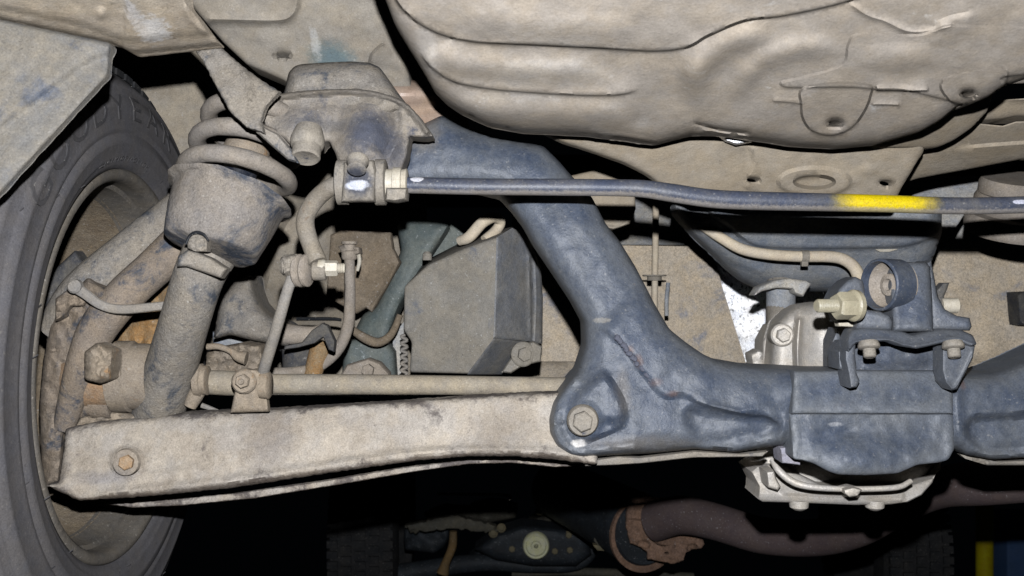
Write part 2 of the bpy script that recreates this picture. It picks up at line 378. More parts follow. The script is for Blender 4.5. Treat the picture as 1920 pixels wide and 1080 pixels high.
m_teal = mat('teal_body_paint', (74, 83, 82), 1.26, (104, 108, 102), .42, 16, .4, .6, .4, (180, 186, 184), .08, 60)
m_box = mat('dusty_black_plastic', (112, 108, 100), 1.22, (134, 128, 117), .5, 14, .4, .8, .6, (90, 94, 101), .3, 18)
m_boxside = mat('shaded_scuffed_plastic', (100, 102, 105), 1.27, (126, 123, 117), .46, 26, .5, .7, .5, speck=((150, 152, 156), .4))  # scuffed canister plastic, shade of the side face and chamfer in its colour
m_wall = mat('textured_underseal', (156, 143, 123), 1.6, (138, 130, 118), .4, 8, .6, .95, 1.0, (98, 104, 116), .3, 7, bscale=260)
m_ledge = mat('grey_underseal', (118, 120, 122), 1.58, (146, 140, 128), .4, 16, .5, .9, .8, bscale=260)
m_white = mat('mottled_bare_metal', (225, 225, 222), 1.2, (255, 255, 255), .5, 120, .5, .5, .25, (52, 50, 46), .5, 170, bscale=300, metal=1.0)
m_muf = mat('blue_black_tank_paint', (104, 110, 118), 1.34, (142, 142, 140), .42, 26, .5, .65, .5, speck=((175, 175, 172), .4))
m_pipe = mat('dusty_pipe', (170, 158, 140), 1.28, (186, 174, 152), .5, 40, .3, .8, .3, (140, 116, 96), .1, 60)
m_alu = mat('cast_aluminium', (182, 176, 166), 1.14, (196, 189, 178), .5, 20, .35, .55, .5, (140, 124, 104), .16, 40, spec=.5, metal=.25)
m_bracket = mat('bracket_paint', (62, 73, 92), .97, (104, 108, 114), .36, 30, .42, .5, .4, edge=.3, contrast=.22, spec=.5)
m_rubber = mat('rubber', (58, 62, 72), 1.0, (110, 106, 98), .5, 40, .4, .8, .5)
m_tyre = mat('tyre_rubber', (90, 88, 89), 1.03, (104, 101, 100), .5, 16, .4, .8, .35, contrast=.3, speck=((138, 132, 124), .4))
m_letter = mat('tyre_letter_rubber', (70, 69, 70), 1.02, (82, 80, 80), .5, 30, .3, .8, .3)
m_tread = mat('tread_rubber', (40, 42, 44), .95, (66, 64, 62), .4, 30, .4, .85, .4)
m_rim = mat('dirty_rim', (92, 88, 82), 1.1, (118, 111, 100), .5, 20, .4, .7, .5)
m_barrel = mat('muddy_barrel', (104, 92, 76), 1.25, (128, 116, 98), .5, 30, .5, .95, 1.0, (178, 150, 110), .16, 150)
m_black = mat('black_steel', (26, 28, 31), 1.0, (44, 46, 50), .3, 30, .3, .5, .3)
m_damper = mat('damper_paint', (26, 32, 46), .95, (92, 92, 92), .25, 50, .3, .35, .3, spec=.6)
m_rusthub = mat('rusty_hub', (164, 122, 72), 1.05, (150, 134, 108), .45, 40, .5, .9, .9, (196, 150, 90), .2, 60)
m_sleeve = mat('rusty_sleeve', (172, 138, 104), 1.0, (156, 140, 120), .5, 40, .5, .9, .8, (192, 140, 84), .3, 50)
m_hub = mat('dusty_hub', (152, 139, 122), .98, (168, 154, 135), .5, 40, .45, .85, .6, (172, 132, 88), .3, 40)
m_knuckle = mat('patchy_knuckle_paint', (142, 130, 116), .93, (166, 150, 131), .5, 30, .5, .9, .9, (82, 88, 98), .5, 28)
m_copper = mat('dusty_brown_shell', (176, 150, 130), 1.02, (188, 166, 146), .5, 16, .3, .4, .2, spec=.6)
m_rubhose = mat('dusty_hose', (132, 123, 112), 1.15, (152, 142, 129), .5, 40, .4, .85, .5)
m_rust = mat('flaky_rust', (92, 73, 60), 1.38, (118, 94, 78), .5, 50, .6, .95, 1.0, (54, 44, 39), .25, 90, bscale=200)
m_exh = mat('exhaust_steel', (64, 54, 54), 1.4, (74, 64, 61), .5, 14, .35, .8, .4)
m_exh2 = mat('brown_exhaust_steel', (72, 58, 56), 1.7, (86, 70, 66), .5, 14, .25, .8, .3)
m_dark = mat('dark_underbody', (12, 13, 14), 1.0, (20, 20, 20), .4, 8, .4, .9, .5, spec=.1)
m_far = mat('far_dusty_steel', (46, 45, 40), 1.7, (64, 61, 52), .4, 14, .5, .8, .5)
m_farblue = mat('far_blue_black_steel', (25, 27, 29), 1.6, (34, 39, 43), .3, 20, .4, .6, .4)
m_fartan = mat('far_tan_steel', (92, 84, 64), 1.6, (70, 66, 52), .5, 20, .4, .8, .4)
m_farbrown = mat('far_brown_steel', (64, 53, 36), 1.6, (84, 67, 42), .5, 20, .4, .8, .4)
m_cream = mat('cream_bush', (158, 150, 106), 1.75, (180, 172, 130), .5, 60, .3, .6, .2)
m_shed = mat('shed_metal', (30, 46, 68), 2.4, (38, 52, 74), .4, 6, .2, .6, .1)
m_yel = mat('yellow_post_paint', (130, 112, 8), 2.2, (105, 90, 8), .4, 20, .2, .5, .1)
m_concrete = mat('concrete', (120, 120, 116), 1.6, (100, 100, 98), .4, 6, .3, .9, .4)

UP = np.array([0, 0, 1.0]); TOCAM = np.array([0, -1.0, 0]); RIGHT = np.array([1.0, 0, 0])

# ------------------------------------------------------------------ underbody panels (the setting of the close-up)
m = M(); sheet(m, [(180, 40), (800, 40), (800, 740), (180, 740)], [(300, 300, 1.40), (700, 300, 1.46), (500, 700, 1.5)], res=14, thick=.003, dent=(.004, 2.0),
    feats=[('bump', 560, 470, 170, 190, .07), ('lip', [(470, 640), (530, 420), (640, 330)], 14, .012, 60)])
wheelhouse = obj(m, 'inner_wheelhouse', m_house, label='rough grey inner wheelhouse panel behind the coil spring', cat='body panel')

m = M(); sheet(m, [(972, 458), (1335, 462), (1352, 530), (1398, 678), (1420, 720), (972, 740)], [(1000, 460, 1.6), (1400, 460, 1.66), (1000, 700, 1.6)], res=12, thick=.01, dent=(.004, 2.2), feats=[('ridge', [(972, 690), (1420, 694)], 8, .01)])
fw = thing('rear_floor_panel', 'tan textured floor panel seen through the subframe opening', 'body panel', (1200, 700, 1.6))
obj(m, 'panel', m_wall, fw)
m = M(); sheet(m, [(960, 330), (1480, 330), (1480, 459), (960, 459)], [(1000, 400, 1.585), (1400, 400, 1.64), (1200, 330, 1.56)], res=14, thick=.02, dent=(.002, 2))
obj(m, 'ledge', m_ledge, fw, label='grey upper ledge of the floor panel')
m = M(); sheet(m, [(960, 678), (1460, 682), (1460, 760), (960, 760)], [(1000, 700, 1.56), (1400, 700, 1.62), (1200, 760, 1.52)], res=14, thick=.02, dent=(.003, 3))
obj(m, 'lower_lip', m_wall, fw)
m = M(); sheet(m, [(1700, 468), (2440, 468), (2440, 735), (1700, 735)], [(1750, 480, 1.6), (1950, 480, 1.6), (1800, 720, 1.58)], res=12, thick=.01, dent=(.004, 2.2), feats=[('ridge', [(1700, 676), (2440, 680)], 10, .014)])
fr = thing('rear_floor_panel', 'tan textured floor panel right of the bolted mount bracket', 'body panel', (1850, 730, 1.6))
obj(m, 'panel', m_wall, fr)
m = M(); sheet(m, [(1680, 330), (2440, 330), (2440, 467), (1680, 467)], [(1750, 450, 1.585), (1950, 450, 1.585), (1800, 340, 1.56)], res=14, thick=.02)
obj(m, 'ledge', m_ledge, fr)
m = M(); sheet(m, [(1905, 548), (1960, 545), (1960, 612), (1910, 610)], [(1930, 580, 1.56)], res=10, thick=.03, edge=(10, .008)); obj(m, 'grommet', m_rubber, fr)
m = M(); sheet(m, [(1290, 440), (1640, 440), (1640, 730), (1290, 730)], [(1300, 560, 1.78), (1640, 560, 1.70), (1470, 700, 1.742), (1470, 440, 1.74)], res=14, thick=.01, dent=(.003, 3))
obj(m, 'heat_shield', m_white, label='mottled white panel beyond the blue black tank', cat='heat shield')
# dark floor pan that runs forward over everything
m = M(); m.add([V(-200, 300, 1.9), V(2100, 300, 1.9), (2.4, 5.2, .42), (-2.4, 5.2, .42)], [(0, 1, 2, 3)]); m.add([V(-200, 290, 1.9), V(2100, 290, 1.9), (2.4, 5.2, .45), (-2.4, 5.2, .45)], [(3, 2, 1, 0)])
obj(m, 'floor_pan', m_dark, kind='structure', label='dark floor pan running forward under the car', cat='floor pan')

# body sill, flap and rail at the upper left
m = M(); sheet(m, [(-420, -60), (342, -60), (348, 4), (368, 28), (388, 56), (413, 82), (300, 93), (246, 97), (208, 79), (150, 66), (70, 49), (0, 34), (-60, 24), (-420, -40)], [(0, 33, .80), (413, 82, .90), (200, -40, .77)], res=6, thick=.016, edge=(12, .006), dent=(.002, 2.5), rnd=5,
    feats=[('lip', [(413, 60), (300, 70), (240, 74), (150, 44), (-40, 4)], 16, .006, 60, .05), ('lip', [(228, 100), (236, 40), (240, -60)], 14, .008, 50, .0), ('bump', 189, 26, 14, 14, .005), ('ridge', [(350, -20), (352, 30), (392, 66)], 6, .003)])
obj(m, 'sill_flange', m_sill, label='tan dusty body sill edge with white scraped patches', cat='body panel')
m = M(); sheet(m, [(-330, -30), (0, 36), (207, 80), (202, 142), (170, 175), (0, 362), (-60, 425), (-330, 700)], [(0, 200, .77), (200, 100, .80), (0, 360, .75)], res=6, thick=.006, edge=(9, .004), dent=(.0015, 3), rnd=5,
    feats=[('area', [(-80, 0), (0, 30), (206, 78), (204, 98), (150, 124), (0, 236), (-80, 300), (-400, 620), (-400, -60)], 22, .007)])
obj(m, 'mud_flap', m_flap, label='grey plastic mud flap in front of the tyre', cat='mud flap')
m = M(); sheet(m, [(330, -60), (352, 0), (372, 26), (419, 80), (463, 121), (531, 150), (600, 200), (780, 200), (762, 120), (740, 50), (722, -20), (718, -60)], [(400, 0, .97), (700, 0, .99), (600, 180, 1.06)], res=7, thick=.05, edge=(10, .006), dent=(.003, 1.6), holes=[ell(530, 104, 12, 5, 14)],
    feats=[('ridge', [(394, 36), (450, 37), (520, 38), (545, 30), (556, 8), (560, -40)], 6, .004, 0), ('lip', [(692, 120), (698, 100), (720, 80)], 6, .008, 40), ('lip', [(560, -40), (556, 8), (530, 40), (394, 42)], 20, .006, 80, 0)])
obj(m, 'body_rail', m_rail, label='dusty body rail with a small hole and a teal paint patch', cat='body rail')
m = M(); sheet(m, [(690, 150), (860, 150), (880, 240), (760, 240)], [(700, 180, 1.06), (850, 180, 1.1), (780, 230, 1.06)], res=7, thick=.03, feats=[('bump', 775, 172, 120, 34, .03)])
obj(m, 'cross_tube', m_copper, label='smooth brownish tube end between the upper mount and the wheel well', cat='tube')

# ------------------------------------------------------------------ spare wheel well and the panels round it
SW = thing('spare_wheel_well', 'large tan ribbed wheel well pressing filling the upper right', 'wheel well', (1300, 150, .85))
m = M()
OUT = [(700, -70), (714, -20), (723, 0), (739, 43), (764, 84), (791, 128), (813, 167), (836, 190), (863, 207), (918, 233), (980, 245), (1040, 248), (1100, 250), (1167, 257), (1232, 268), (1300, 250), (1347, 250), (1400, 256), (1440, 262), (1487, 270), (1572, 275), (1650, 268), (1728, 246), (1765, 226), (1798, 198), (1830, 192), (1858, 180), (1883, 160), (1930, 145), (2440, 135), (2440, -70)]
sheet(m, OUT, [(900, -40, .74), (1800, -40, .72), (1300, 260, .93)], res=6, thick=.02, edge=(26, .020), dent=(.0025, 1.5), rnd=7,
    holes=[ell(1566, 231, 11, 4, 12), ell(1816, 177, 12, 5, 12)],
    feats=[('area', [(740, -90), (738, -10), (775, 36), (830, 66), (900, 80), (1000, 84), (1130, 91), (1230, 96), (1290, 88), (1330, 66), (1400, 38), (1480, 28), (1620, -10), (1700, -90)], 6, .014),
           ('lip', [(1200, 168), (1160, 178), (1090, 179), (1000, 174), (920, 167), (850, 153), (806, 124), (786, 96)], 6, .011, 45, .06),
           ('ridge', [(830, 170), (900, 204), (1000, 210), (1130, 212), (1200, 222)], 24, .009, .25), ('ridge', [(790, 80), (860, 118), (1010, 130), (1130, 128)], 24, .008, .2), ('ridge', [(850, 30), (1000, 46), (1200, 50)], 40, .008, .2),
           ('ridge', [(1290, 200), (1310, 130), (1370, 80), (1450, 60)], 26, .012, .3), ('ridge', [(1370, 190), (1420, 120), (1490, 92), (1580, 84)], 22, .009, .3),
           ('area', [(1612, 64), (1720, 66), (1780, 48), (1850, 50), (2440, 66), (2440, 130), (1925, 140), (1885, 160), (1858, 182), (1816, 196), (1775, 188), (1700, 170), (1645, 168), (1600, 164), (1530, 164), (1475, 164), (1465, 154), (1500, 146), (1578, 122), (1590, 84)], 5, .006),
           ('area', [(1505, 166), (1570, 156), (1630, 160), (1632, 180), (1620, 210), (1596, 240), (1560, 254), (1524, 246), (1506, 224), (1502, 196)], 5, .010),
           ('area', [(1768, 150), (1880, 130), (1884, 160), (1858, 184), (1820, 197), (1784, 192)], 5, .008),
           ('lip', [(1742, 171), (1700, 171), (1640, 170)], 4, .009, 12, .05), ('lip', [(1690, 198), (1660, 197), (1632, 197)], 3, .005, 8, .08), ('lip', [(1506, 196), (1480, 192), (1448, 190)], 4, .005, 10, .08),
           ('ridge', [(1590, 4), (1625, 28), (1660, 40), (1700, 58), (1740, 58), (1790, 44)], 4, .004, .1), ('lip', [(1750, 50), (1780, 34), (1830, 24)], 10, .004, 40, .2),
           ('ridge', [(1296, 230), (1347, 244), (1412, 252)], 4, -.012, .15), ('bump', 1690, 110, 90, 34, .006), ('bump', 1300, 120, 40, 60, .006),
           ('ridge', [(1080, 262), (1150, 254), (1230, 266)], 5, .004, .2)])
obj(m, 'well_shell', m_tank, SW)
m = M(); sheet(m, [(985, 235), (1060, 268), (1110, 284), (1170, 305), (1215, 328), (1240, 348), (1300, 372), (1420, 384), (1674, 386), (1690, 352), (1733, 282), (1720, 240), (1400, 230)], [(1100, 260, .99), (1650, 260, .99), (1500, 375, 1.06)], res=6, thick=.012, edge=(9, .005), dent=(.002, 2), rnd=4,
    holes=[ell(1412, 337, 12, 4.5, 12), ell(1662, 343, 13, 5, 12)],
    feats=[('lip', [(1393, 356), (1402, 330), (1413, 300), (1404, 270)], 10, .006, 60, .1), ('area', ell(1527, 341, 68, 27, 16), 8, .007), ('area', ell(1527, 341, 37, 11, 16), 7, -.016), ('lip', [(1350, 252), (1370, 268), (1400, 270)], 8, .006, 20, .2), ('bump', 1630, 320, 22, 14, .003)])
SP = thing('spare_well_front_panel', 'tan lower panel with an oval boss and two small holes', 'body panel', (1500, 370, 1.05))
obj(m, 'panel', m_panel, SP)
m = M(); sheet(m, [(1347, 252), (1404, 256), (1410, 266), (1382, 271), (1362, 264)], [(1380, 262, .965)], res=5, thick=.006, edge=(5, .003)); obj(m, 'white_patch', m_white, SP, label='small white patch at the panel fold')  # small white plate laid over the fold of the panel
m = M(); sheet(m, [(1640, 250), (1728, 230), (1798, 190), (1862, 176), (1850, 210), (1822, 240), (1790, 262), (1762, 275), (1735, 278), (1640, 276)], [(1650, 260, .97), (1850, 190, .93), (1780, 270, 1.0)], res=6, thick=.012, edge=(8, .004), rnd=4)
obj(m, 'strap_flange', m_panel, label='curved tan flange edge hugging the wheel well, right side', cat='body panel')
m = M(); sheet(m, [(1838, 190), (2440, 150), (2440, 222), (1905, 217), (1880, 222), (1836, 226)], [(1850, 210, 1.0), (2440, 200, .99), (1900, 150, .96)], res=7, thick=.05, edge=(6, .003), feats=[('lip', [(2440, 196), (1910, 188), (1840, 188)], 7, .006, 40)])
obj(m, 'upper_side_panel', m_panel, label='narrow tan panel above the dark slot at the right edge', cat='body panel')
m = M(); sheet(m, [(1690, 345), (1736, 284), (1790, 268), (1838, 232), (1880, 236), (1905, 228), (2440, 214), (2440, 280), (1920, 297), (1830, 314), (1722, 334)], [(1720, 330, 1.12), (1960, 290, 1.08), (1850, 230, 1.02)], res=7, thick=.015, edge=(6, .003), dent=(.001, 3), feats=[('lip', [(1780, 290), (1850, 272), (2440, 236)], 7, .006, 60, .1)])
obj(m, 'lower_side_panel', m_panel, label='wide tan panel sloping up below the dark slot', cat='body panel')
m = M(); sheet(m, [(1668, 420), (1716, 364), (1760, 350), (1850, 336), (1862, 330), (1822, 380), (1790, 430)], [(1700, 380, 1.36), (1850, 340, 1.36), (1700, 420, 1.34)], res=7, thick=.01, edge=(5, .002), dent=(.001, 3))
obj(m, 'splash_plate', m_ledge, label='blue grey splash plate above the yellow banded bar', cat='plate')
m = M()
for (cy, r) in ((352, 66), (380, 74), (418, 90)):
    lathe(m, V(1910, cy, 1.25), UP + TOCAM * .35, [(-.012, r * 1.0 * 1.25 / F), (-.006, r * 1.06 * 1.25 / F), (.006, r * 1.06 * 1.25 / F), (.012, r * 1.0 * 1.25 / F)], 40)
obj(m, 'rubber_hanger', m_rubhose, label='stack of dusty ringed rubber hanger at right edge', cat='hanger')

# ------------------------------------------------------------------ wheel at the left
WD, WX, WZ = 1.085, -.425, -.083
CAMB = math.radians(1.2)
wa = np.array([math.cos(CAMB), 0, -math.sin(CAMB)])           # wheel axis, points inboard
wu = np.array([math.sin(CAMB), 0, math.cos(CAMB)])
WO = np.array([WX, WD, WZ])
WH = thing('car_wheel', 'dusty road wheel with lettered tyre at the left edge', 'wheel', (150, 640, 1.085))
SIDE = [(-.004, .2105), (.004, .213), (.0055, .2165), (.0062, .2175), (.0064, .219), (.0088, .2235), (.0095, .2245), (.0098, .226), (.0125, .238), (.0130, .2395), (.0125, .241), (.0128, .246), (.0105, .2485), (.0105, .250), (.0128, .2525), (.0125, .256), (.0118, .2755), (.0122, .2765), (.0116, .279), (.0092, .286), (.0078, .2875), (.0068, .290), (.0065, .2915), (.0042, .296), (.0044, .2975), (.003, .3015), (-.006, .3085), (-.014, .315)]
def sidex(r): return float(np.interp(r, [p[1] for p in SIDE], [p[0] for p in SIDE]))
m = M()
prof = [(-.02, .208)] + SIDE + [(-.03, .3205), (-.17, .3205), (-.19, .31), (-.205, .26), (-.195, .21), (-.12, .205), (-.02, .208)]
lathe(m, WO, wa, prof, 160)
tyre = obj(m, 'tyre', m_tyre, WH, angle=60)
m = M()
for k in range(78):                                              # tread blocks round the shoulder
    for row in range(4):
        a0 = 2 * math.pi * (k + .5 * (row % 2)) / 78; a1 = a0 + 2 * math.pi * .74 / 78
        t0 = -.012 - row * .042; t1 = t0 - .033; q = []
        for (t, r) in ((t0, .3155 if row == 0 else .3200), (t1, .3200), (t1, .327), (t0, .3225 if row == 0 else .327)):
            for a in (a0, a1): q.append(WO + wa * t + (wu * math.cos(a) + np.array([0, 1, 0]) * math.sin(a)) * r)
        m.add(q, [(0, 1, 3, 2), (2, 3, 5, 4), (4, 5, 7, 6), (6, 7, 1, 0), (0, 2, 4, 6), (1, 7, 5, 3)])
tb = obj(m, 'tread_block', m_tread, tyre, kind='stuff')
def letter(ch, phi, r0, hgt, wid, name='letter', depth=.0016, mt=None):
    cu = bpy.data.curves.new('glyph', 'FONT'); cu.body = ch; cu.size = 1; cu.align_x = 'CENTER'; cu.extrude = .5; cu.resolution_u = 3
    t = bpy.data.objects.new('glyph', cu); COL.objects.link(t); bpy.context.view_layer.update()
    me = bpy.data.meshes.new_from_object(t.evaluated_get(bpy.context.evaluated_depsgraph_get())); bpy.data.objects.remove(t)
    b = bmesh.new(); b.from_mesh(me); bmesh.ops.subdivide_edges(b, edges=[e for e in b.edges if e.calc_length() > .12], cuts=3); bmesh.ops.triangulate(b, faces=b.faces)
    q = []; 
    for v in b.verts:
        r = r0 + v.co.y / .72 * hgt; a = phi + v.co.x * wid / r0; x = sidex(r) + (v.co.z) * depth
        q.append(WO + wa * x + (wu * math.cos(a) + np.array([0, 1, 0]) * math.sin(a)) * r)
    mm = M(); mm.add(q, [tuple(v.index for v in f.verts) for f in b.faces]); b.free()
    return obj(mm, name, mt or m_letter, tyre)
PH0 = math.radians(-52)
for i, ch in enumerate('GOODYEAR'):
    letter(ch, PH0 + math.radians(10.2) * i, .2640, .0265, .053, depth=.0022)
for i in range(14): letter('IOIHIOTIHOIIOH'[i], math.radians(-20 + 2.3 * i), .2200, .0055, .009, name='size_mark', depth=.0012)
m = M()
for k in range(30):                                              # little moulding hairs along the bead
    a = 2 * math.pi * k / 30 + random.uniform(-.04, .04); r = random.choice((.216, .222, .249, .288)); p = WO + wa * sidex(r) + (wu * math.cos(a) + np.array([0, 1, 0]) * math.sin(a)) * r
    e = p + wa * .004 + np.array([0, random.uniform(-.003, .003), .003]); tube(m, [(*p, .0006), (*e, .0004)], n=5, k=1, view=True)
obj(m, 'vent_spew', m_letter, tyre, kind='stuff')
m = M()
lathe(m, WO, wa, [(-.012, .2105), (.001, .2115), (.0035, .209), (.0035, .203), (.000, .199), (-.008, .1975), (-.02, .197), (-.022, .192), (-.05, .186), (-.05, .190), (-.026, .200), (-.012, .2105)], 120)
rim = obj(m, 'rim', m_rim, WH, angle=50)
m = M(); lathe(m, WO, wa, [(-.045, .187), (-.10, .180), (-.15, .168), (-.165, .150), (-.17, .09), (-.16, .05), (-.17, .05), (-.18, .10), (-.175, .16), (-.15, .176), (-.10, .188), (-.045, .1875), (-.045, .187)], 90)
obj(m, 'wheel_disc', m_barrel, WH, angle=50)

# ------------------------------------------------------------------ left knuckle, tubes and hub
KN = thing('wheel_knuckle', 'blotchy tan and blue wheel knuckle with tube arms inside the rim', 'knuckle', (110, 900, 1.0))
m = M(); sheet(m, [(92, 612), (120, 560), (165, 520), (205, 548), (196, 630), (168, 680), (148, 735), (130, 795), (121, 806), (117, 850), (110, 906), (84, 912), (76, 860), (73, 760), (80, 680)], [(80, 700, 1.03), (200, 560, 1.0), (110, 900, 1.03)], res=5, thick=.03, edge=(16, .016), dent=(.006, 5), rnd=4, feats=[('lip', [(112, 900), (116, 850), (118, 810)], 6, -.006, 20)])
obj(m, 'knuckle_plate', m_knuckle, KN)
m = M(); tube(m, [(345, 395, 1.05, 42), (250, 470, 1.04, 42), (160, 548, 1.03, 44), (110, 620, 1.04, 40)], n=18); obj(m, 'upper_tube', m_strut, KN)
m = M(); tube(m, [(350, 448, 1.02, 40), (290, 502, 1.01, 36), (232, 556, 1.0, 36), (184, 616, 1.0, 35), (156, 680, 1.0, 30), (138, 740, 1.01, 26), (120, 800, 1.02, 20)], n=18); obj(m, 'lower_tube', m_knuckle, KN)
m = M(); tube(m, [(134, 536, .97, 10), (158, 550, .97, 10), (190, 572, .97, 9), (230, 580, .97, 9), (310, 573, .97, 8)], n=10, flat=.7); lathe(m, V(141, 537, .968), TOCAM, [(-.004, .007), (.003, .007), (.005, .005)], 12)
obj(m, 'brake_line_strap', m_rod, KN, label='bent grey strap crossing the tubes')
m = M(); sheet(m, [(104, 560), (124, 545), (142, 552), (162, 560), (158, 574), (132, 574), (124, 590), (104, 602)], [(130, 570, .99)], res=5, thick=.012, edge=(8, .006), dent=(.006, 8)); obj(m, 'clip', m_knuckle, KN)
m = M(); lathe(m, V(292, 706, 1.03), -RIGHT + UP * .0, [(0, .034), (.022, .0345), (.024, .037), (.040, .037), (.042, .033)], 32); obj(m, 'hub_bush', m_hub, KN, angle=30)
m = M(); lathe(m, V(292, 706, 1.03), -RIGHT, [(.0415, .0335), (.078, .033), (.082, .030), (.088, .026)], 32); obj(m, 'rusty_sleeve', m_sleeve, KN, angle=30)
m = M(); sheet(m, [(158, 660), (182, 642), (212, 656), (210, 712), (188, 720), (158, 712)], [(185, 690, .975)], res=4, thick=.02, edge=(16, .012), dent=(.005, 7), rnd=6); lathe(m, V(192, 696, .966), TOCAM + RIGHT * .4, [(-.004, .0075), (.001, .007), (.003, .005)], 16); obj(m, 'bolt_lump', m_hub, KN)
m = M(); lathe(m, V(215, 750, 1.03), -RIGHT, [(0, .02), (.02, .02), (.021, .017), (.028, .017), (.029, .02), (.036, .02), (.037, .016), (.045, .015)], 20); obj(m, 'rubber_boot', m_knuckle, KN)
m = M(); sheet(m, [(185, 640), (240, 590), (300, 530), (330, 530), (320, 660), (230, 660)], [(200, 640, 1.10), (310, 560, 1.08), (310, 650, 1.08)], res=6, thick=.02, edge=(12, .01), dent=(.008, 4)); obj(m, 'rusty_hub_face', m_rusthub, KN, label='orange rusty hub face')
m = M(); sheet(m, [(128, 812), (150, 780), (200, 770), (250, 776), (290, 770), (290, 800), (130, 815)], [(200, 790, 1.03)], res=6, thick=.03, edge=(10, .01), dent=(.008, 5)); obj(m, 'mud_cake', m_hub, KN)
m = M(); sheet(m, [(70, 560), (108, 500), (140, 470), (178, 520), (150, 560), (100, 600)], [(100, 540, 1.08)], res=6, thick=.02, edge=(8, .006)); obj(m, 'brake_backing', m_rubber, KN)

# ------------------------------------------------------------------ strut with coil spring
ST = thing('suspension_strut', 'blotchy grey strut with flared spring cup standing on the arm', 'strut', (300, 780, .96))
top, bot = V(424, 358, .95), V(397, 470, .95); ax = (top - bot); Lc = np.linalg.norm(ax); ax = ax / Lc; ax = ax + np.array([0, .34, 0]); ax /= np.linalg.norm(ax)
pp = lambda px: px * .94 / F
m = M(); lathe(m, bot, ax, [(-.002, pp(50)), (.0, pp(80)), (.002, pp(87)), (.016, pp(95)), (.034, pp(102)), (.050, pp(108)), (.056, pp(112)), (.0575, pp(121)), (.0605, pp(124)), (.0615, pp(118)), (.060, pp(104)), (.04, pp(92)), (.02, pp(78))], 64)
for i, v in enumerate(m.v):                                      # battered pressing: push it about a little
    n_ = noise.noise_vector(Vector(v) * 22); n2 = noise.noise_vector(Vector(v) * 70); m.v[i] = tuple(np.array(v) + np.array(n_) * .0042 + np.array(n2) * .0020)
cup = obj(m, 'spring_cup', m_cup, ST, angle=60)
m = M(); tube(m, [(392, 478, .955, 50), (372, 520, .952, 47), (350, 590, .97, 46), (328, 665, 1.0, 47), (304, 745, 1.03, 48), (290, 800, 1.055, 48)], n=28); obj(m, 'strut_tube', m_strut, ST)
m = M(); sheet(m, [(334, 480), (352, 468), (372, 474), (396, 484), (426, 504), (414, 522), (384, 512), (350, 500), (332, 500)], [(380, 495, .918)], res=4, thick=.012, edge=(8, .006)); sheet(m, [(350, 452), (362, 436), (380, 440), (390, 452), (388, 472), (366, 472), (352, 466)], [(370, 455, .909)], res=4, thick=.012, edge=(8, .003), dent=(.003, 9)); obj(m, 'collar', m_strut, ST)
m = M(); tube(m, [(348, 458, .905, 2.5), (356, 442, .905, 3), (368, 436, .905, 3.5), (382, 440, .905, 3), (391, 452, .905, 2)], n=8); obj(m, 'drain_slot', m_black, ST)
m = M(); lathe(m, bot + ax * .02, ax, [(0, pp(36)), (.062, pp(36)), (.062, pp(34)), (.12, pp(34)), (.12, pp(22)), (.135, pp(22))], 28); obj(m, 'damper_body', m_damper, ST)
m = M(); lathe(m, bot + ax * .092, ax, [(0, pp(44)), (.012, pp(46)), (.02, pp(44)), (.024, pp(38)), (.05, pp(36)), (.056, pp(28))], 28); obj(m, 'bump_stop', m_hub, ST)
SPG = thing('coil_spring', 'dusty coil spring wound round the strut above its cup', 'spring', (430, 330, .95))
_, hx, hy = frame_of(ax)
m = M(); pts = []; thf = math.atan2(-hy[1], -hx[1])                   # the angle that faces the camera
for k in range(-14, 76):
    a = thf + 2 * math.pi * k / 30; h = .0800 + .0300 * k / 30; R = pp(98) * (1 - .004 * k / 3); c = bot + ax * h
    pts.append((*(c + (hx * math.cos(a) + hy * math.sin(a)) * R), pp(17) * (1 + .07 * noise.noise((k * .7, 1, 2)))))
tube(m, pts, n=16, k=1, view=True); obj(m, 'coil', m_spring, SPG)
m = M(); sheet(m, [(367, 97), (384, 88), (410, 84), (430, 104), (462, 130), (499, 156), (524, 172), (500, 200), (490, 226), (496, 250), (462, 239), (433, 212), (418, 186), (396, 145), (380, 115)], [(400, 110, .915), (500, 230, .895), (460, 130, .915)], res=5, thick=.006, edge=(9, .005), dent=(.002, 4), rough=2, feats=[('ridge', [(455, 130), (468, 160), (470, 190)], 7, .005), ('bump', 393, 101, 6, 6, -.004)])
sheet(m, [(490, 235), (520, 250), (548, 282), (560, 306), (540, 300), (505, 270), (480, 248)], [(500, 260, .90)], res=5, thick=.006, edge=(6, .003))
obj(m, 'spring_tower_arm', m_strut, label='ragged grey steel arm slanting down over the coil spring', cat='bracket')

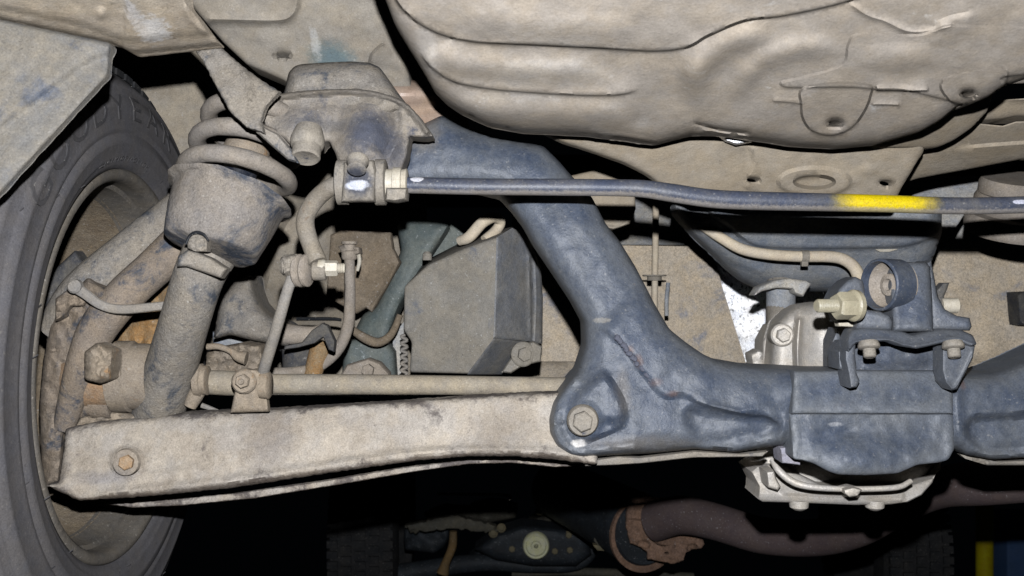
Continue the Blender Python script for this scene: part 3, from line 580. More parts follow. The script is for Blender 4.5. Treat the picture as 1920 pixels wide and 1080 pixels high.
# ------------------------------------------------------------------ upper mount
UM = thing('subframe_mount', 'domed dusty steel mount with flared rim above two bolts', 'mount bracket', (650, 300, .98))
m = M(); sheet(m, [(520, 196), (533, 171), (541, 136), (552, 124), (565, 120), (610, 117), (655, 115), (692, 117), (712, 126), (724, 142), (745, 172), (770, 205), (700, 220)], [(560, 150, 1.0), (720, 150, 1.0), (640, 210, .985)], res=5, thick=.06, edge=(26, .022), dent=(.003, 4), rnd=4); obj(m, 'dome', m_strut, UM)
m = M(); sheet(m, [(484, 214), (486, 196), (500, 184), (530, 175), (570, 170), (620, 167), (668, 166), (710, 172), (740, 181), (766, 196), (790, 222), (814, 256), (790, 258), (768, 255), (763, 290), (752, 322), (700, 330), (636, 316), (630, 290), (616, 264), (604, 268), (598, 280), (552, 280), (535, 262), (500, 240)], [(500, 210, .965), (790, 230, .975), (660, 320, .955)], res=5, thick=.03, edge=(8, .006), dent=(.002, 4), rnd=3, rough=1.2,
    feats=[('ridge', [(488, 196), (530, 180), (600, 172), (668, 171), (720, 180), (764, 200), (806, 252)], 6, .012, .02), ('bump', 690, 262, 74, 80, .030), ('bump', 560, 246, 60, 50, .012), ('lip', [(560, 208), (620, 200), (640, 206)], 8, .003, 20, .3), ('area', ell(524, 206, 14, 6, 10), 5, -.012), ('lip', [(740, 190), (748, 240), (720, 300)], 14, -.012, 60, .15)])
obj(m, 'mount_shell', m_mount, UM)
m = M(); lathe(m, V(577, 262, .91), -UP + TOCAM * .5, [(-.012, pp(24)), (0, pp(31)), (.005, pp(31)), (.008, pp(28)), (.009, pp(26)), (.019, pp(26)), (.0205, pp(23)), (.0195, pp(18)), (.0195, 0.0001)], 28); obj(m, 'bolt', m_clamp, UM)
SB = thing('stabilizer_clamp', 'bushing clamp holding the left end of the stabilizer bar', 'clamp', (690, 345, .93))
m = M(); lathe(m, V(671, 300, .900), -UP + TOCAM * .8, [(-.002, pp(16)), (0, pp(20)), (.003, pp(20)), (.005, pp(17)), (.012, pp(17)), (.013, pp(14)), (.0125, 0.0001)], 24); obj(m, 'bolt', m_clamp, SB)
for (x0, x1, r, mm, nm) in ((632, 655, 42, m_clamp, 'clamp_ring'), (703, 725, 43, m_clamp, 'clamp_ring')):
    m = M(); lathe(m, V(x0, 342, .935), RIGHT, [(0, pp(r * .9)), (.001, pp(r)), ((x1 - x0) * .935 / F - .001, pp(r)), ((x1 - x0) * .935 / F, pp(r * .9))], 32, sy=1.0); obj(m, nm, mm, SB)
m = M(); lathe(m, V(655, 346, .935), RIGHT, [(0, pp(33)), (.024, pp(33))], 28); sheet(m, [(645, 304), (700, 300), (706, 320), (702, 378), (640, 378)], [(670, 340, .915)], res=5, thick=.012, edge=(10, .006), dent=(.002, 6)); obj(m, 'bushing_saddle', m_clamp, SB)
m = M(); lathe(m, V(725, 345, .935), RIGHT, [(0, pp(28)), (.006, pp(28)), (.0065, pp(31)), (.014, pp(31)), (.0145, pp(27)), (.019, pp(29)), (.02, pp(25))], 28); obj(m, 'stop_collar', m_zinc, SB, label='shiny metal stop collar')
m = M(); sheet(m, [(724, 352), (764, 352), (762, 374), (740, 378), (722, 376)], [(740, 365, .92)], res=5, thick=.02, edge=(6, .004)); obj(m, 'collar_tail', m_clamp, SB)

# ------------------------------------------------------------------ stabilizer bar and drop link
SBAR = thing('stabilizer_bar', 'long blue black stabilizer bar with a bright yellow paint band', 'stabilizer bar', (1200, 353, .93))
m = M(); tube(m, [(640, 345, .935, 15.5), (760, 347, .933, 15.5), (900, 350, .93, 15.5), (1050, 351, .93, 16), (1150, 352, .93, 16), (1205, 354, .93, 16.5), (1262, 362, .93, 17.5), (1330, 372, .93, 17.5), (1400, 376, .93, 17.5), (1533, 379, .93, 17), (1660, 382, .93, 16.5), (1800, 386, .93, 16), (1960, 383, .93, 16), (2440, 372, .93, 16)], n=20); obj(m, 'bar', m_bar, SBAR)
m = M(); tube(m, [(652, 342, .935, 16), (622, 350, .94, 16.5), (594, 372, .95, 17), (575, 402, .955, 17), (573, 428, .955, 17.5), (584, 462, .95, 17), (596, 492, .945, 18)], n=18)
lathe(m, V(594, 508, .945), RIGHT, [(-.004, pp(16)), (-.003, pp(18)), (.008, pp(18)), (.009, pp(16))], 22); obj(m, 'bent_arm', m_bararm, SBAR)
DL = thing('drop_link', 'slim grey drop link between bar end and control arm tab', 'drop link', (462, 715, .95))
m = M(); tube(m, [(549, 516, .945, 10.5), (538, 548, .945, 10.5), (520, 610, .955, 11), (500, 676, .975, 11), (488, 715, .995, 11)], n=14); obj(m, 'link_rod', m_rod, DL)
m = M(); lathe(m, V(527, 498, .945), RIGHT, [(0, pp(14)), (.003, pp(20)), (.012, pp(22)), (.015, pp(18))], 24); sheet(m, [(527, 482), (556, 476), (560, 512), (530, 516)], [(540, 495, .94)], res=4, thick=.01, edge=(6, .006), dent=(.003, 9)); obj(m, 'ball_joint', m_strut, DL)
for x in (556, 570):
    m = M(); lathe(m, V(x, 507, .945), RIGHT + TOCAM * .25, [(0, pp(28)), (.0015, pp(31)), (.004, pp(31)), (.0055, pp(27))], 30); obj(m, 'seal_ring', m_rubhose, DL)
m = M(); bolt(m, V(606, 503, .945), RIGHT, pp(15), .011, pp(17), (pp(10), .008)); obj(m, 'nut', m_zinc, DL)

# ------------------------------------------------------------------ lower control arm
CA = thing('lower_control_arm', 'broad pale dusty control arm reaching from wheel to subframe', 'control arm', (600, 850, .99))
m = M()
sheet(m, [(84, 910), (110, 905), (118, 850), (123, 803), (183, 791), (281, 783), (338, 776), (420, 772), (520, 768), (700, 757), (870, 745), (1000, 738), (1120, 734), (1120, 872), (1040, 862), (960, 856), (880, 856), (780, 864), (660, 881), (540, 899), (440, 915), (340, 925), (240, 934), (148, 939)], [(100, 860, 1.0), (1080, 800, 1.0), (600, 900, .985)], res=6, thick=.022, edge=(12, .008), dent=(.0022, 1.8), rough=1.6, rnd=3,
    feats=[('ridge', [(176, 928), (300, 912), (440, 900), (600, 874), (760, 850), (900, 843), (1100, 850)], 8, .005, .03), ('ridge', [(190, 900), (300, 890), (420, 880)], 10, .003, .2), ('bump', 440, 820, 400, 60, .006), ('area', ell(238, 866, 30, 28, 14), 8, .004), ('lip', [(1000, 840), (880, 836), (700, 856), (520, 884)], 30, -.004, 60, .3), ('bump', 700, 800, 90, 60, -.004)])
obj(m, 'arm_shell', m_arm, CA)
m = M(); sheet(m, [(188, 944), (300, 938), (440, 925), (600, 903), (760, 876), (880, 862), (960, 862), (1040, 868), (1160, 872), (1160, 862), (1095, 873), (1040, 876), (960, 868), (880, 870), (780, 884), (640, 908), (480, 934), (340, 948), (250, 952)], [(250, 948, 1.05), (1100, 870, 1.03)], res=5, thick=.006, edge=(4, .002), rough=.6, rnd=4); obj(m, 'lower_lip', m_arm, CA)
m = M(); lathe(m, V(238, 866, .975), TOCAM, [(0, pp(27)), (.004, pp(25)), (.005, pp(21))], 26); obj(m, 'washer', m_arm, CA)
m = M(); bolt(m, V(239, 866, .971), TOCAM, pp(15), .006); obj(m, 'nut', m_rustnut, CA)
m = M(); sheet(m, [(432, 774), (440, 735), (438, 710), (444, 700), (462, 692), (482, 694), (498, 706), (500, 735), (504, 772)], [(470, 700, .982), (470, 780, .990)], res=5, thick=.006, edge=(8, .004), dent=(.002, 6)); obj(m, 'link_tab', m_hub, CA, label='upright dusty tab that carries the link bolt')
m = M(); lathe(m, V(458, 715, .979), TOCAM, [(0, pp(25)), (.003, pp(24)), (.005, pp(20))], 26); lathe(m, V(489, 722, .985), RIGHT, [(0, pp(26)), (.008, pp(28)), (.01, pp(22))], 24); bolt(m, V(457, 714, .975), TOCAM, pp(14), .008, None, (pp(6), .004)); obj(m, 'link_bolt', m_hub, CA)

TR = thing('lateral_link', 'straight dusty tube link running behind the control arm', 'link rod', (700, 722, 1.04))
m = M(); tube(m, [(384, 716, 1.03, 23), (440, 719, 1.035, 23), (505, 720, 1.04, 19), (520, 720, 1.04, 19), (700, 721, 1.045, 19), (900, 723, 1.05, 18), (1090, 726, 1.055, 18)], n=20); obj(m, 'link_tube', m_toe, TR)
m = M(); lathe(m, V(364, 713, 1.02), RIGHT, [(0, pp(26)), (.002, pp(33)), (.008, pp(34)), (.009, pp(30)), (.014, pp(30)), (.015, pp(24))], 30); obj(m, 'end_collar', m_hub, TR)
m = M(); tube(m, [(380, 716, 1.02, 15), (366, 742, 1.02, 15), (356, 762, 1.02, 12)], n=12); obj(m, 'end_pin', m_hub, TR)
m = M(); tube(m, [(378, 760, 1.05, 5), (400, 768, 1.05, 4), (430, 782, 1.05, 4)], n=8); obj(m, 'split_pin', m_rod, TR)

# ------------------------------------------------------------------ subframe
SF = thing('rear_subframe', 'worn blue black tubular subframe sweeping across the centre', 'subframe', (1300, 800, 1.02))
m = M()
UP_ARM = [(735, 262), (770, 244), (828, 216), (875, 240), (941, 258), (1019, 274), (1046, 300), (1073, 331), (1110, 370), (1136, 420), (1161, 451), (1192, 501), (1228, 571), (1255, 617), (1286, 642), (1318, 664), (1349, 678), (1412, 689), (1475, 692), (1540, 695), (1640, 696), (1765, 696), (1813, 702), (1861, 700), (1890, 690), (1925, 676), (2000, 640), (2160, 540), (2440, 330)]
LOW = [(2440, 560), (2240, 760), (2120, 840), (2000, 866), (1920, 858), (1861, 862), (1813, 854), (1789, 842), (1700, 838), (1500, 832), (1450, 837), (1381, 848), (1302, 842), (1220, 850), (1157, 853), (1088, 858), (1066, 853), (1044, 837), (1031, 812), (1030, 787), (1038, 755), (1056, 730), (1082, 698), (1097, 651), (1096, 606), (1073, 564), (1038, 511), (1002, 458), (981, 420), (960, 392), (936, 366), (880, 352), (735, 352)]
sheet(m, UP_ARM + LOW, [(760, 300, 1.06), (1000, 380, 1.035), (1150, 640, 1.01), (1600, 760, 1.0), (1900, 760, 1.0), (1100, 800, 1.0)], res=6, thick=.06, edge=(46, .028), dent=(.0025, 1.6), rnd=4,
    feats=[('ridge', [(1086, 700), (1062, 728), (1044, 760), (1040, 800), (1056, 838), (1090, 852), (1200, 838)], 13, .010, .05),
           ('bump', 1096, 790, 40, 44, .010), ('lip', [(1126, 690), (1150, 724), (1168, 760), (1172, 800)], 16, .012, 90, .2), ('lip', [(1176, 796), (1140, 812), (1096, 830)], 10, .006, 40, .2),
           ('lip', [(1468, 800), (1431, 778), (1381, 774), (1333, 761), (1283, 742), (1246, 742), (1216, 712), (1178, 660), (1152, 634), (1120, 610)], 14, .006, 130, .08),
           ('area', [(1300, 768), (1380, 778), (1430, 781), (1458, 794), (1446, 814), (1400, 826), (1340, 836), (1310, 822), (1290, 790)], 26, -.010),
           ('area', [(1830, 784), (1900, 780), (2010, 772), (2010, 830), (1900, 848), (1850, 846), (1820, 826), (1814, 800)], 18, -.012),
           ('ridge', [(1475, 770), (1470, 800), (1462, 832)], 7, .004, .1), ('ridge', [(1795, 700), (1796, 770), (1800, 840)], 10, .004, .1),
           ('ridge', [(1290, 746), (1330, 760), (1400, 776), (1440, 780), (1464, 796)], 4, .003, .1)])
obj(m, 'subframe_shell', m_frame, SF)
WELD = mat('rusty_weld', (104, 100, 106), 1.0, (92, 97, 110), .5, 90, .5, .7, .8, (160, 126, 104), .3, 120)
for (pl, nn) in (([(1156, 632), (1172, 650), (1190, 674), (1214, 704), (1240, 734), (1262, 744)], 26), ([(1474, 784), (1478, 774), (1486, 768)], 6)):
    Q = catmull([np.array(p, float) for p in pl], 8)
    for i in range(nn):
        q = Q[int(i / nn * (len(Q) - 1))]; c = V(q[0] + random.uniform(-2, 2), q[1] + random.uniform(-2, 2), .9765); m = M()
        lathe(m, c, TOCAM, [(-.006, .0024), (.000, .0028), (.0012, .0018), (.0015, .0004)], 8); obj(m, 'weld_bead', WELD, SF)
m = M(); sheet(m, [(1478, 770), (1484, 766), (1640, 768), (1786, 770), (1788, 800), (1789, 842), (1778, 862), (1760, 867), (1720, 871), (1700, 880), (1681, 888), (1630, 891), (1574, 890), (1558, 886), (1542, 878), (1526, 869), (1500, 862), (1486, 861), (1484, 820)], [(1490, 800, .965), (1780, 800, .965), (1630, 880, .955)], res=6, thick=.05, edge=(10, .003), dent=(.003, 2.2), rnd=3,
    feats=[('bump', 1620, 858, 130, 50, .010), ('ridge', [(1490, 772), (1786, 773)], 4, .0025, .02)]); obj(m, 'centre_plate', m_frame, SF)
m = M(); sheet(m, [(1488, 696), (1620, 694), (1768, 695), (1786, 704), (1787, 776), (1484, 776)], [(1490, 730, .968), (1780, 730, .968), (1630, 700, .974)], res=6, thick=.04, edge=(8, .004), dent=(.002, 2.4)); obj(m, 'upper_plate', m_frame, SF)
m = M(); sheet(m, [(1463, 840), (1484, 836), (1486, 862), (1500, 866), (1500, 872), (1466, 868)], [(1475, 850, .985)], res=5, thick=.03, edge=(4, .002)); obj(m, 'plate_return', mat('bare_primer', (176, 174, 186), .98, (150, 146, 150), .5, 50), SF)
m = M(); sheet(m, [(1090, 866), (1158, 856), (1200, 858), (1302, 846), (1390, 851), (1440, 846), (1430, 856), (1390, 857), (1300, 858), (1200, 869), (1150, 872), (1098, 874)], [(1100, 866, 1.0), (1430, 850, 1.0)], res=5, thick=.008, edge=(4, .002)); obj(m, 'lower_seam', m_clamp, SF)
m = M(); sheet(m, [(1800, 852), (1870, 866), (1925, 864), (2060, 862), (2060, 870), (1925, 872), (1850, 872), (1810, 860)], [(1800, 860, 1.0), (1990, 860, 1.0)], res=5, thick=.008, edge=(3, .002)); obj(m, 'lower_seam', m_clamp, SF)
m = M(); lathe(m, V(1093, 789, .957), TOCAM, [(-.004, pp(31)), (0, pp(30)), (.003, pp(27)), (.0034, pp(22))], 30); obj(m, 'washer', m_clamp, SF)
m = M(); bolt(m, V(1092, 789, .955), TOCAM, pp(20), .009); obj(m, 'bolt', m_clamp, SF)

# ------------------------------------------------------------------ differential mount bracket
MB = thing('differential_mount', 'blue black mount bracket with a through bolt, standing on the subframe', 'mount bracket', (1700, 690, .95))
m = M(); sheet(m, [(1666, 494), (1690, 491), (1736, 492), (1744, 500), (1748, 560), (1750, 622), (1674, 622), (1670, 560)], [(1670, 560, .955), (1750, 560, .955), (1700, 500, .965)], res=5, thick=.05, edge=(14, .008), dent=(.001, 4), feats=[('lip', [(1708, 630), (1708, 560), (1708, 495)], 40, .004, 60, 0)]); obj(m, 'bush_housing', m_bracket, MB)
m = M(); sheet(m, [(1735, 494), (1746, 488), (1752, 520), (1758, 555), (1772, 580), (1794, 592), (1818, 596), (1822, 612), (1818, 620), (1746, 620), (1740, 560)], [(1740, 560, .965), (1820, 600, .955)], res=5, thick=.035, edge=(9, .006)); obj(m, 'right_wing', m_bracket, MB)
m = M(); sheet(m, [(1755, 545), (1768, 530), (1780, 530), (1776, 542), (1770, 556), (1774, 576), (1760, 566)], [(1765, 550, .985)], res=5, thick=.01, edge=(5, .003)); obj(m, 'bush_lip', m_rubber, MB)
m = M(); lathe(m, V(1764, 573, .985), RIGHT, [(0, pp(15)), (.016, pp(15)), (.017, pp(12))], 16); obj(m, 'bolt_head', m_zinc, MB)
m = M(); lathe(m, V(1653, 534, .955), -RIGHT + TOCAM * .42, [(-.020, pp(49)), (-.003, pp(50)), (.003, pp(50)), (.0042, pp(48)), (.0042, pp(45)), (.001, pp(44)), (-.018, pp(43)), (-.020, pp(49))], 40, sy=1.0); obj(m, 'bush_ring', m_bracket, MB)
m = M(); lathe(m, V(1653, 534, .955), -RIGHT + TOCAM * .42, [(-.024, pp(44)), (-.004, pp(43)), (-.012, pp(36)), (-.016, pp(24)), (-.008, pp(21)), (-.007, pp(12)), (-.012, pp(8))], 30); obj(m, 'bush_rubber', m_rubhose, MB)
m = M(); sheet(m, [(1604, 618), (1606, 590), (1618, 580), (1650, 584), (1668, 592), (1674, 604), (1672, 620)], [(1615, 600, .95), (1668, 600, .945)], res=5, thick=.03, edge=(9, .006)); obj(m, 'left_wing', m_bracket, MB)
m = M(); sheet(m, [(1562, 562), (1572, 542), (1588, 526), (1604, 519), (1618, 526), (1624, 560), (1622, 606), (1574, 604)], [(1590, 560, .975)], res=5, thick=.03, edge=(9, .006)); obj(m, 'nut_plate', m_bracket, MB)
m = M(); bolt(m, V(1600, 573, .925), -RIGHT + TOCAM * .3, pp(26), .016, pp(30), (pp(12.5), .022)); obj(m, 'through_bolt', m_zincy, MB, label='pale yellow nut on a threaded stud')
m = M(); sheet(m, [(1570, 600), (1600, 594), (1612, 604), (1606, 614), (1572, 612)], [(1590, 605, .96)], res=4, thick=.01, edge=(4, .002)); obj(m, 'lock_plate', m_zinc, MB)
# bent strap: top bar, two legs turning down
m = M(); sheet(m, [(1588, 634), (1596, 618), (1620, 614), (1660, 616), (1688, 620), (1712, 628), (1738, 620), (1770, 616), (1800, 618), (1824, 628), (1832, 646), (1820, 650), (1796, 640), (1764, 644), (1738, 650), (1718, 654), (1694, 650), (1666, 640), (1630, 640), (1604, 644), (1590, 660)], [(1590, 640, .935), (1830, 640, .935), (1700, 620, .945)], res=4, thick=.02, edge=(6, .004), rnd=3, feats=[('ridge', [(1592, 652), (1606, 640), (1660, 636), (1700, 648), (1740, 644), (1790, 634), (1826, 646)], 3, .002, 0)]); obj(m, 'strap_top', m_bracket, MB)
m = M(); sheet(m, [(1584, 650), (1592, 640), (1604, 644), (1602, 670), (1606, 700), (1612, 714), (1606, 726), (1594, 728), (1590, 700), (1584, 675)], [(1595, 680, .937)], res=4, thick=.03, edge=(5, .003)); obj(m, 'strap_leg', m_bracket, MB)
m = M(); sheet(m, [(1766, 650), (1800, 644), (1828, 648), (1824, 672), (1806, 706), (1794, 730), (1784, 732), (1772, 718), (1766, 696)], [(1790, 680, .937)], res=4, thick=.02, edge=(5, .003), feats=[('ridge', [(1774, 716), (1788, 728), (1806, 704), (1826, 660)], 3, .002, 0)]); obj(m, 'strap_leg', m_bracket, MB)
m = M(); sheet(m, [(1570, 660), (1584, 640), (1600, 640), (1606, 690), (1600, 700), (1572, 692)], [(1588, 670, .955)], res=5, thick=.03, edge=(6, .004)); obj(m, 'side_plate', m_bracket, MB)
m = M(); sheet(m, [(1596, 630), (1800, 630), (1800, 705), (1596, 705)], [(1650, 640, .99), (1750, 640, .99), (1700, 700, .982)], res=7, thick=.02, dent=(.003, 3), feats=[('ridge', [(1620, 690), (1680, 690), (1740, 676)], 8, .006)]); obj(m, 'back_plate', m_bracket, MB)
for x in (1629, 1787):
    m = M(); lathe(m, V(x, 648, .925), -UP + TOCAM * .3, [(-.004, pp(17)), (0, pp(20)), (.002, pp(20)), (.003, pp(17)), (.0035, pp(11.5)), (.0105, pp(11.5)), (.0115, pp(9)), (.011, .0001)], 24); obj(m, 'strap_bolt', m_clamp, MB)

# ------------------------------------------------------------------ differential
DF = thing('differential', 'silvery cast differential housing behind and below the subframe plate', 'differential', (1560, 900, 1.15))
m = M(); sheet(m, [(1440, 720), (1446, 640), (1456, 604), (1478, 582), (1500, 570), (1540, 566), (1600, 570), (1600, 720)], [(1450, 640, 1.17), (1590, 640, 1.17)], res=6, thick=.03, edge=(26, .03), dent=(.001, 3), rnd=3, feats=[('ridge', [(1500, 600), (1496, 660), (1498, 720)], 5, -.008, 0), ('lip', [(1492, 720), (1490, 640), (1496, 580)], 10, -.010, 30, 0), ('bump', 1550, 640, 60, 110, .02)]); obj(m, 'housing', m_alu, DF)
m = M(); lathe(m, V(1467, 628, 1.135), TOCAM + RIGHT * -.1, [(-.02, pp(27)), (.0, pp(26)), (.002, pp(22))], 26); bolt(m, V(1467, 628, 1.133), TOCAM, pp(16), .008); obj(m, 'flange_bolt', m_alu, DF)
m = M(); sheet(m, [(1428, 720), (1430, 640), (1446, 610), (1462, 606), (1452, 660), (1452, 720)], [(1440, 660, 1.2)], res=6, thick=.04, edge=(8, .006)); sheet(m, [(1408, 664), (1424, 656), (1432, 662), (1432, 712), (1414, 712)], [(1420, 680, 1.2)], res=5, thick=.03, edge=(5, .004), dent=(.004, 8)); obj(m, 'breather_lug', m_alu, DF)
m = M(); sheet(m, [(1560, 640), (1570, 615), (1580, 640), (1580, 720), (1560, 715)], [(1570, 660, 1.05)], res=5, thick=.03, edge=(5, .004)); obj(m, 'side_lug', m_bracket, DF)
m = M(); sheet(m, [(1408, 884), (1420, 874), (1450, 870), (1480, 880), (1540, 910), (1620, 916), (1700, 912), (1748, 896), (1764, 880), (1764, 860), (1748, 905), (1728, 928), (1700, 942), (1670, 946), (1600, 947), (1500, 943), (1430, 941), (1422, 936), (1423, 912)], [(1420, 910, 1.10), (1750, 910, 1.10), (1600, 940, 1.09)], res=5, thick=.06, edge=(5, .004), feats=[('ridge', [(1424, 936), (1600, 942), (1690, 938)], 4, .004, 0), ('lip', [(1700, 934), (1560, 930), (1460, 926)], 6, .006, 30, .05)]); obj(m, 'cover_flange', m_alu, DF)
m = M(); sheet(m, [(1430, 850), (1480, 850), (1560, 850), (1740, 850), (1766, 866), (1740, 905), (1700, 930), (1580, 930), (1470, 926), (1428, 900)], [(1450, 880, 1.13), (1740, 880, 1.13)], res=7, thick=.05, edge=(20, .01)); obj(m, 'rear_cover', m_alu, DF)
m = M(); tube(m, [(1448, 862, 1.06, 6), (1462, 884, 1.05, 7), (1490, 905, 1.045, 7), (1530, 914, 1.04, 6), (1600, 917, 1.04, 5.5), (1680, 914, 1.04, 5.5), (1708, 902, 1.045, 5)], n=10); sheet(m, [(1582, 918), (1600, 914), (1616, 918), (1608, 930), (1592, 932), (1584, 926)], [(1600, 922, 1.03)], res=4, thick=.02, edge=(4, .003)); obj(m, 'rib', m_alu, DF)
m = M(); sheet(m, [(1436, 884), (1452, 882), (1456, 898), (1464, 912), (1458, 920), (1440, 914)], [(1448, 900, 1.07)], res=4, thick=.03, edge=(5, .004)); obj(m, 'drain_boss', m_alu, DF)
for x in (1498, 1640):
    m = M(); lathe(m, V(x, 944, 1.09), -UP, [(-.004, pp(22)), (.004, pp(20)), (.007, pp(12))], 18); obj(m, 'cover_bolt', m_alu, DF)

# ------------------------------------------------------------------ centre background: tank, pipe, strap saddle, rod
MU = thing('underfloor_tank', 'blue black rounded tank end with a seam above the mount', 'tank', (1560, 540, 1.3))
m = M(); sheet(m, [(1262, 400), (1282, 423), (1321, 460), (1363, 503), (1391, 526), (1419, 540), (1470, 546), (1567, 547), (1700, 546), (1744, 500), (1766, 438), (1766, 380), (1262, 380)], [(1320, 440, 1.30), (1740, 440, 1.30), (1560, 540, 1.38)], res=6, thick=.02, edge=(34, .035), dent=(.001, 3), rnd=4,
    feats=[('area', [(1350, 380), (1372, 428), (1400, 452), (1440, 464), (1560, 466), (1680, 463), (1730, 452), (1770, 430), (1770, 370)], 7, .012), ('lip', [(1440, 518), (1330, 470), (1284, 420)], 10, .004, 40, .1)]); obj(m, 'tank_shell', m_muf, MU)
m = M(); sheet(m, [(1640, 467), (1684, 467), (1668, 472), (1650, 472)], [(1660, 469, 1.285)], res=4, thick=.004); obj(m, 'seam_scrape', m_zinc, MU)
FP = thing('breather_pipe', 'thin tan pipe bending along the blue black tank', 'pipe', (1500, 480, 1.25))
m = M(); tube(m, [(1288, 404, 1.27, 9.5), (1318, 424, 1.26, 9.5), (1352, 446, 1.255, 10), (1391, 467, 1.25, 10.5), (1440, 477, 1.25, 10.5), (1500, 481, 1.25, 10.5), (1550, 481, 1.25, 11), (1580, 486, 1.25, 11), (1602, 502, 1.25, 11.5), (1614, 530, 1.25, 12)], n=14); obj(m, 'pipe_run', m_pipe, FP)
m = M(); lathe(m, V(1502, 481, 1.25), RIGHT, [(0, pp(16)), (.009, pp(16))], 18); box(m, V(1508, 495, 1.245), (.008, .006, .006)); obj(m, 'pipe_clip', m_clamp, FP)
FN = thing('filler_neck', 'short blue and tan tube under a curved steel saddle', 'tube', (1465, 600, 1.3))
m = M(); tube(m, [(1464, 528, 1.32, 26), (1463, 575, 1.31, 26), (1462, 640, 1.3, 25), (1455, 700, 1.3, 25)], n=22); obj(m, 'neck_tube', m_clamp, FN)
m = M(); lathe(m, V(1464, 582, 1.31), UP, [(0, 27 * 1.31 / F), (.035, 27 * 1.31 / F)], 24); obj(m, 'paint_sleeve', m_muf, FN)
m = M(); sheet(m, [(1414, 554), (1424, 538), (1452, 526), (1480, 522), (1510, 526), (1520, 532), (1506, 556), (1490, 550), (1486, 542), (1456, 540), (1430, 546)], [(1420, 545, 1.27), (1515, 540, 1.27)], res=4, thick=.03, edge=(5, .003), feats=[('ridge', [(1420, 545), (1452, 532), (1510, 532)], 3, .002)]); obj(m, 'saddle', m_ledge, FN)
RO = thing('hanging_rod', 'thin upright threaded rod with a flange before the tan floor panel', 'rod', (1228, 560, 1.45))
m = M(); tube(m, [(1230, 370, 1.5, 6), (1229, 450, 1.49, 6), (1228, 520, 1.48, 6), (1227, 600, 1.48, 6)], n=12); obj(m, 'rod_shaft', m_pipe, RO)
m = M(); lathe(m, V(1227, 526, 1.48), UP, [(0, .011), (.006, .011), (.0065, .018), (.0085, .018)], 20); obj(m, 'rod_flange', m_clamp, RO)
m = M(); tube(m, [(1253, 530, 1.5, 4), (1250, 560, 1.5, 4), (1250, 592, 1.5, 4)], n=8); obj(m, 'hook_bar', m_muf, RO)
m = M(); sheet(m, [(1040, 336), (1120, 318), (1190, 350), (1192, 392), (1180, 420), (1150, 430), (1090, 420)], [(1120, 380, 1.28)], res=7, thick=.02, edge=(8, .005), feats=[('lip', [(1120, 420), (1160, 424), (1186, 400)], 8, .006, 20)]); obj(m, 'bent_bracket', m_panel, label='shadowed tan bracket peeking below the bar by the upright rod', cat='bracket')

# ------------------------------------------------------------------ grey canister, teal rail, brown plate, hose
CN = thing('vapour_canister', 'faceted dusty grey plastic canister left of the subframe arm', 'canister', (880, 700, 1.25))
fp = [(758, 537, 1.24), (802, 497, 1.24), (870, 466, 1.235), (931, 445, 1.23), (926, 634, 1.225), (876, 701, 1.245), (767, 698, 1.26), (772, 641, 1.25), (757, 620, 1.245)]
bp = [(772, 534, 1.42), (812, 480, 1.42), (890, 440, 1.42), (962, 424, 1.32), (1014, 640, 1.31), (953, 690, 1.34), (800, 700, 1.42), (790, 640, 1.42), (775, 620, 1.42)]
m = M(); m.add([V(*p) for p in fp + bp], [tuple(range(9))] + [(i, (i + 1) % 9, (i + 1) % 9 + 9, i + 9) for i in range(9) if i not in (3, 4)] + [tuple(range(17, 8, -1))]); obj(m, 'front_shell', m_box, CN, bevel=.004)
m = M(); sheet(m, [(931, 445), (960, 427), (988, 440), (1014, 500), (1018, 560), (1017, 645), (990, 640), (925, 634)], [(930, 540, 1.224), (1016, 540, 1.32)], res=5, thick=.03, edge=(6, .004), dent=(.002, 4), feats=[('lip', [(1000, 480), (1003, 560), (1000, 645)], 5, -.006, 10, 0), ('ridge', [(992, 480), (994, 630)], 3, .004, 0), ('bump', 994, 480, 12, 14, .004)]); obj(m, 'side_panel', m_boxside, CN)
m = M(); sheet(m, [(876, 702), (926, 634), (990, 638), (960, 680), (948, 702)], [(880, 700, 1.245), (926, 636, 1.224), (988, 640, 1.30)], res=5, thick=.03, edge=(4, .002)); obj(m, 'lower_chamfer', m_boxside, CN)
m = M(); sheet(m, [(940, 698), (956, 674), (976, 648), (1000, 640), (1017, 650), (1014, 678), (980, 686), (958, 700)], [(980, 670, 1.25)], res=4, thick=.01, edge=(5, .003)); bolt(m, V(981, 664, 1.246), TOCAM + RIGHT * .3, .009, .006, .016); obj(m, 'mounting_ear', m_box, CN)
m = M(); tube(m, [(862, 452, 1.27, 9), (880, 444, 1.26, 11), (904, 418, 1.26, 11), (926, 408, 1.27, 10), (938, 416, 1.28, 10), (930, 432, 1.28, 10), (908, 450, 1.27, 9)], n=12); obj(m, 'vent_loop', m_pipe, CN)
m = M(); lathe(m, V(801, 488, 1.25), UP, [(0, .006), (.008, .006), (.011, .003)], 14); obj(m, 'nub', m_box, CN)
m = M(); tube(m, [(758 + 6 * math.sin(i * 1.5), 622 + i * 3.0, 1.30, 3.2) for i in range(28)], n=6, k=2); obj(m, 'ribbed_line', m_rod, CN)
m = M(); sheet(m, [(744, 420), (767, 410), (800, 412), (843, 422), (836, 436), (788, 508), (754, 564), (738, 602), (724, 642), (690, 640), (664, 622), (680, 590), (705, 575), (752, 470)], [(700, 600, 1.36), (840, 430, 1.36), (740, 420, 1.38)], res=6, thick=.05, edge=(20, .016), rnd=3); TE = thing('teal_body_rail', 'teal painted rail slanting down between brown plate and canister', 'body rail', (730, 600, 1.36)); obj(m, 'rail', m_teal, TE)
m = M(); sheet(m, [(846, 420), (872, 440), (868, 470), (806, 492), (800, 480)], [(840, 450, 1.40)], res=7, thick=.02, edge=(5, .003)); obj(m, 'rear_flange', m_teal, TE)
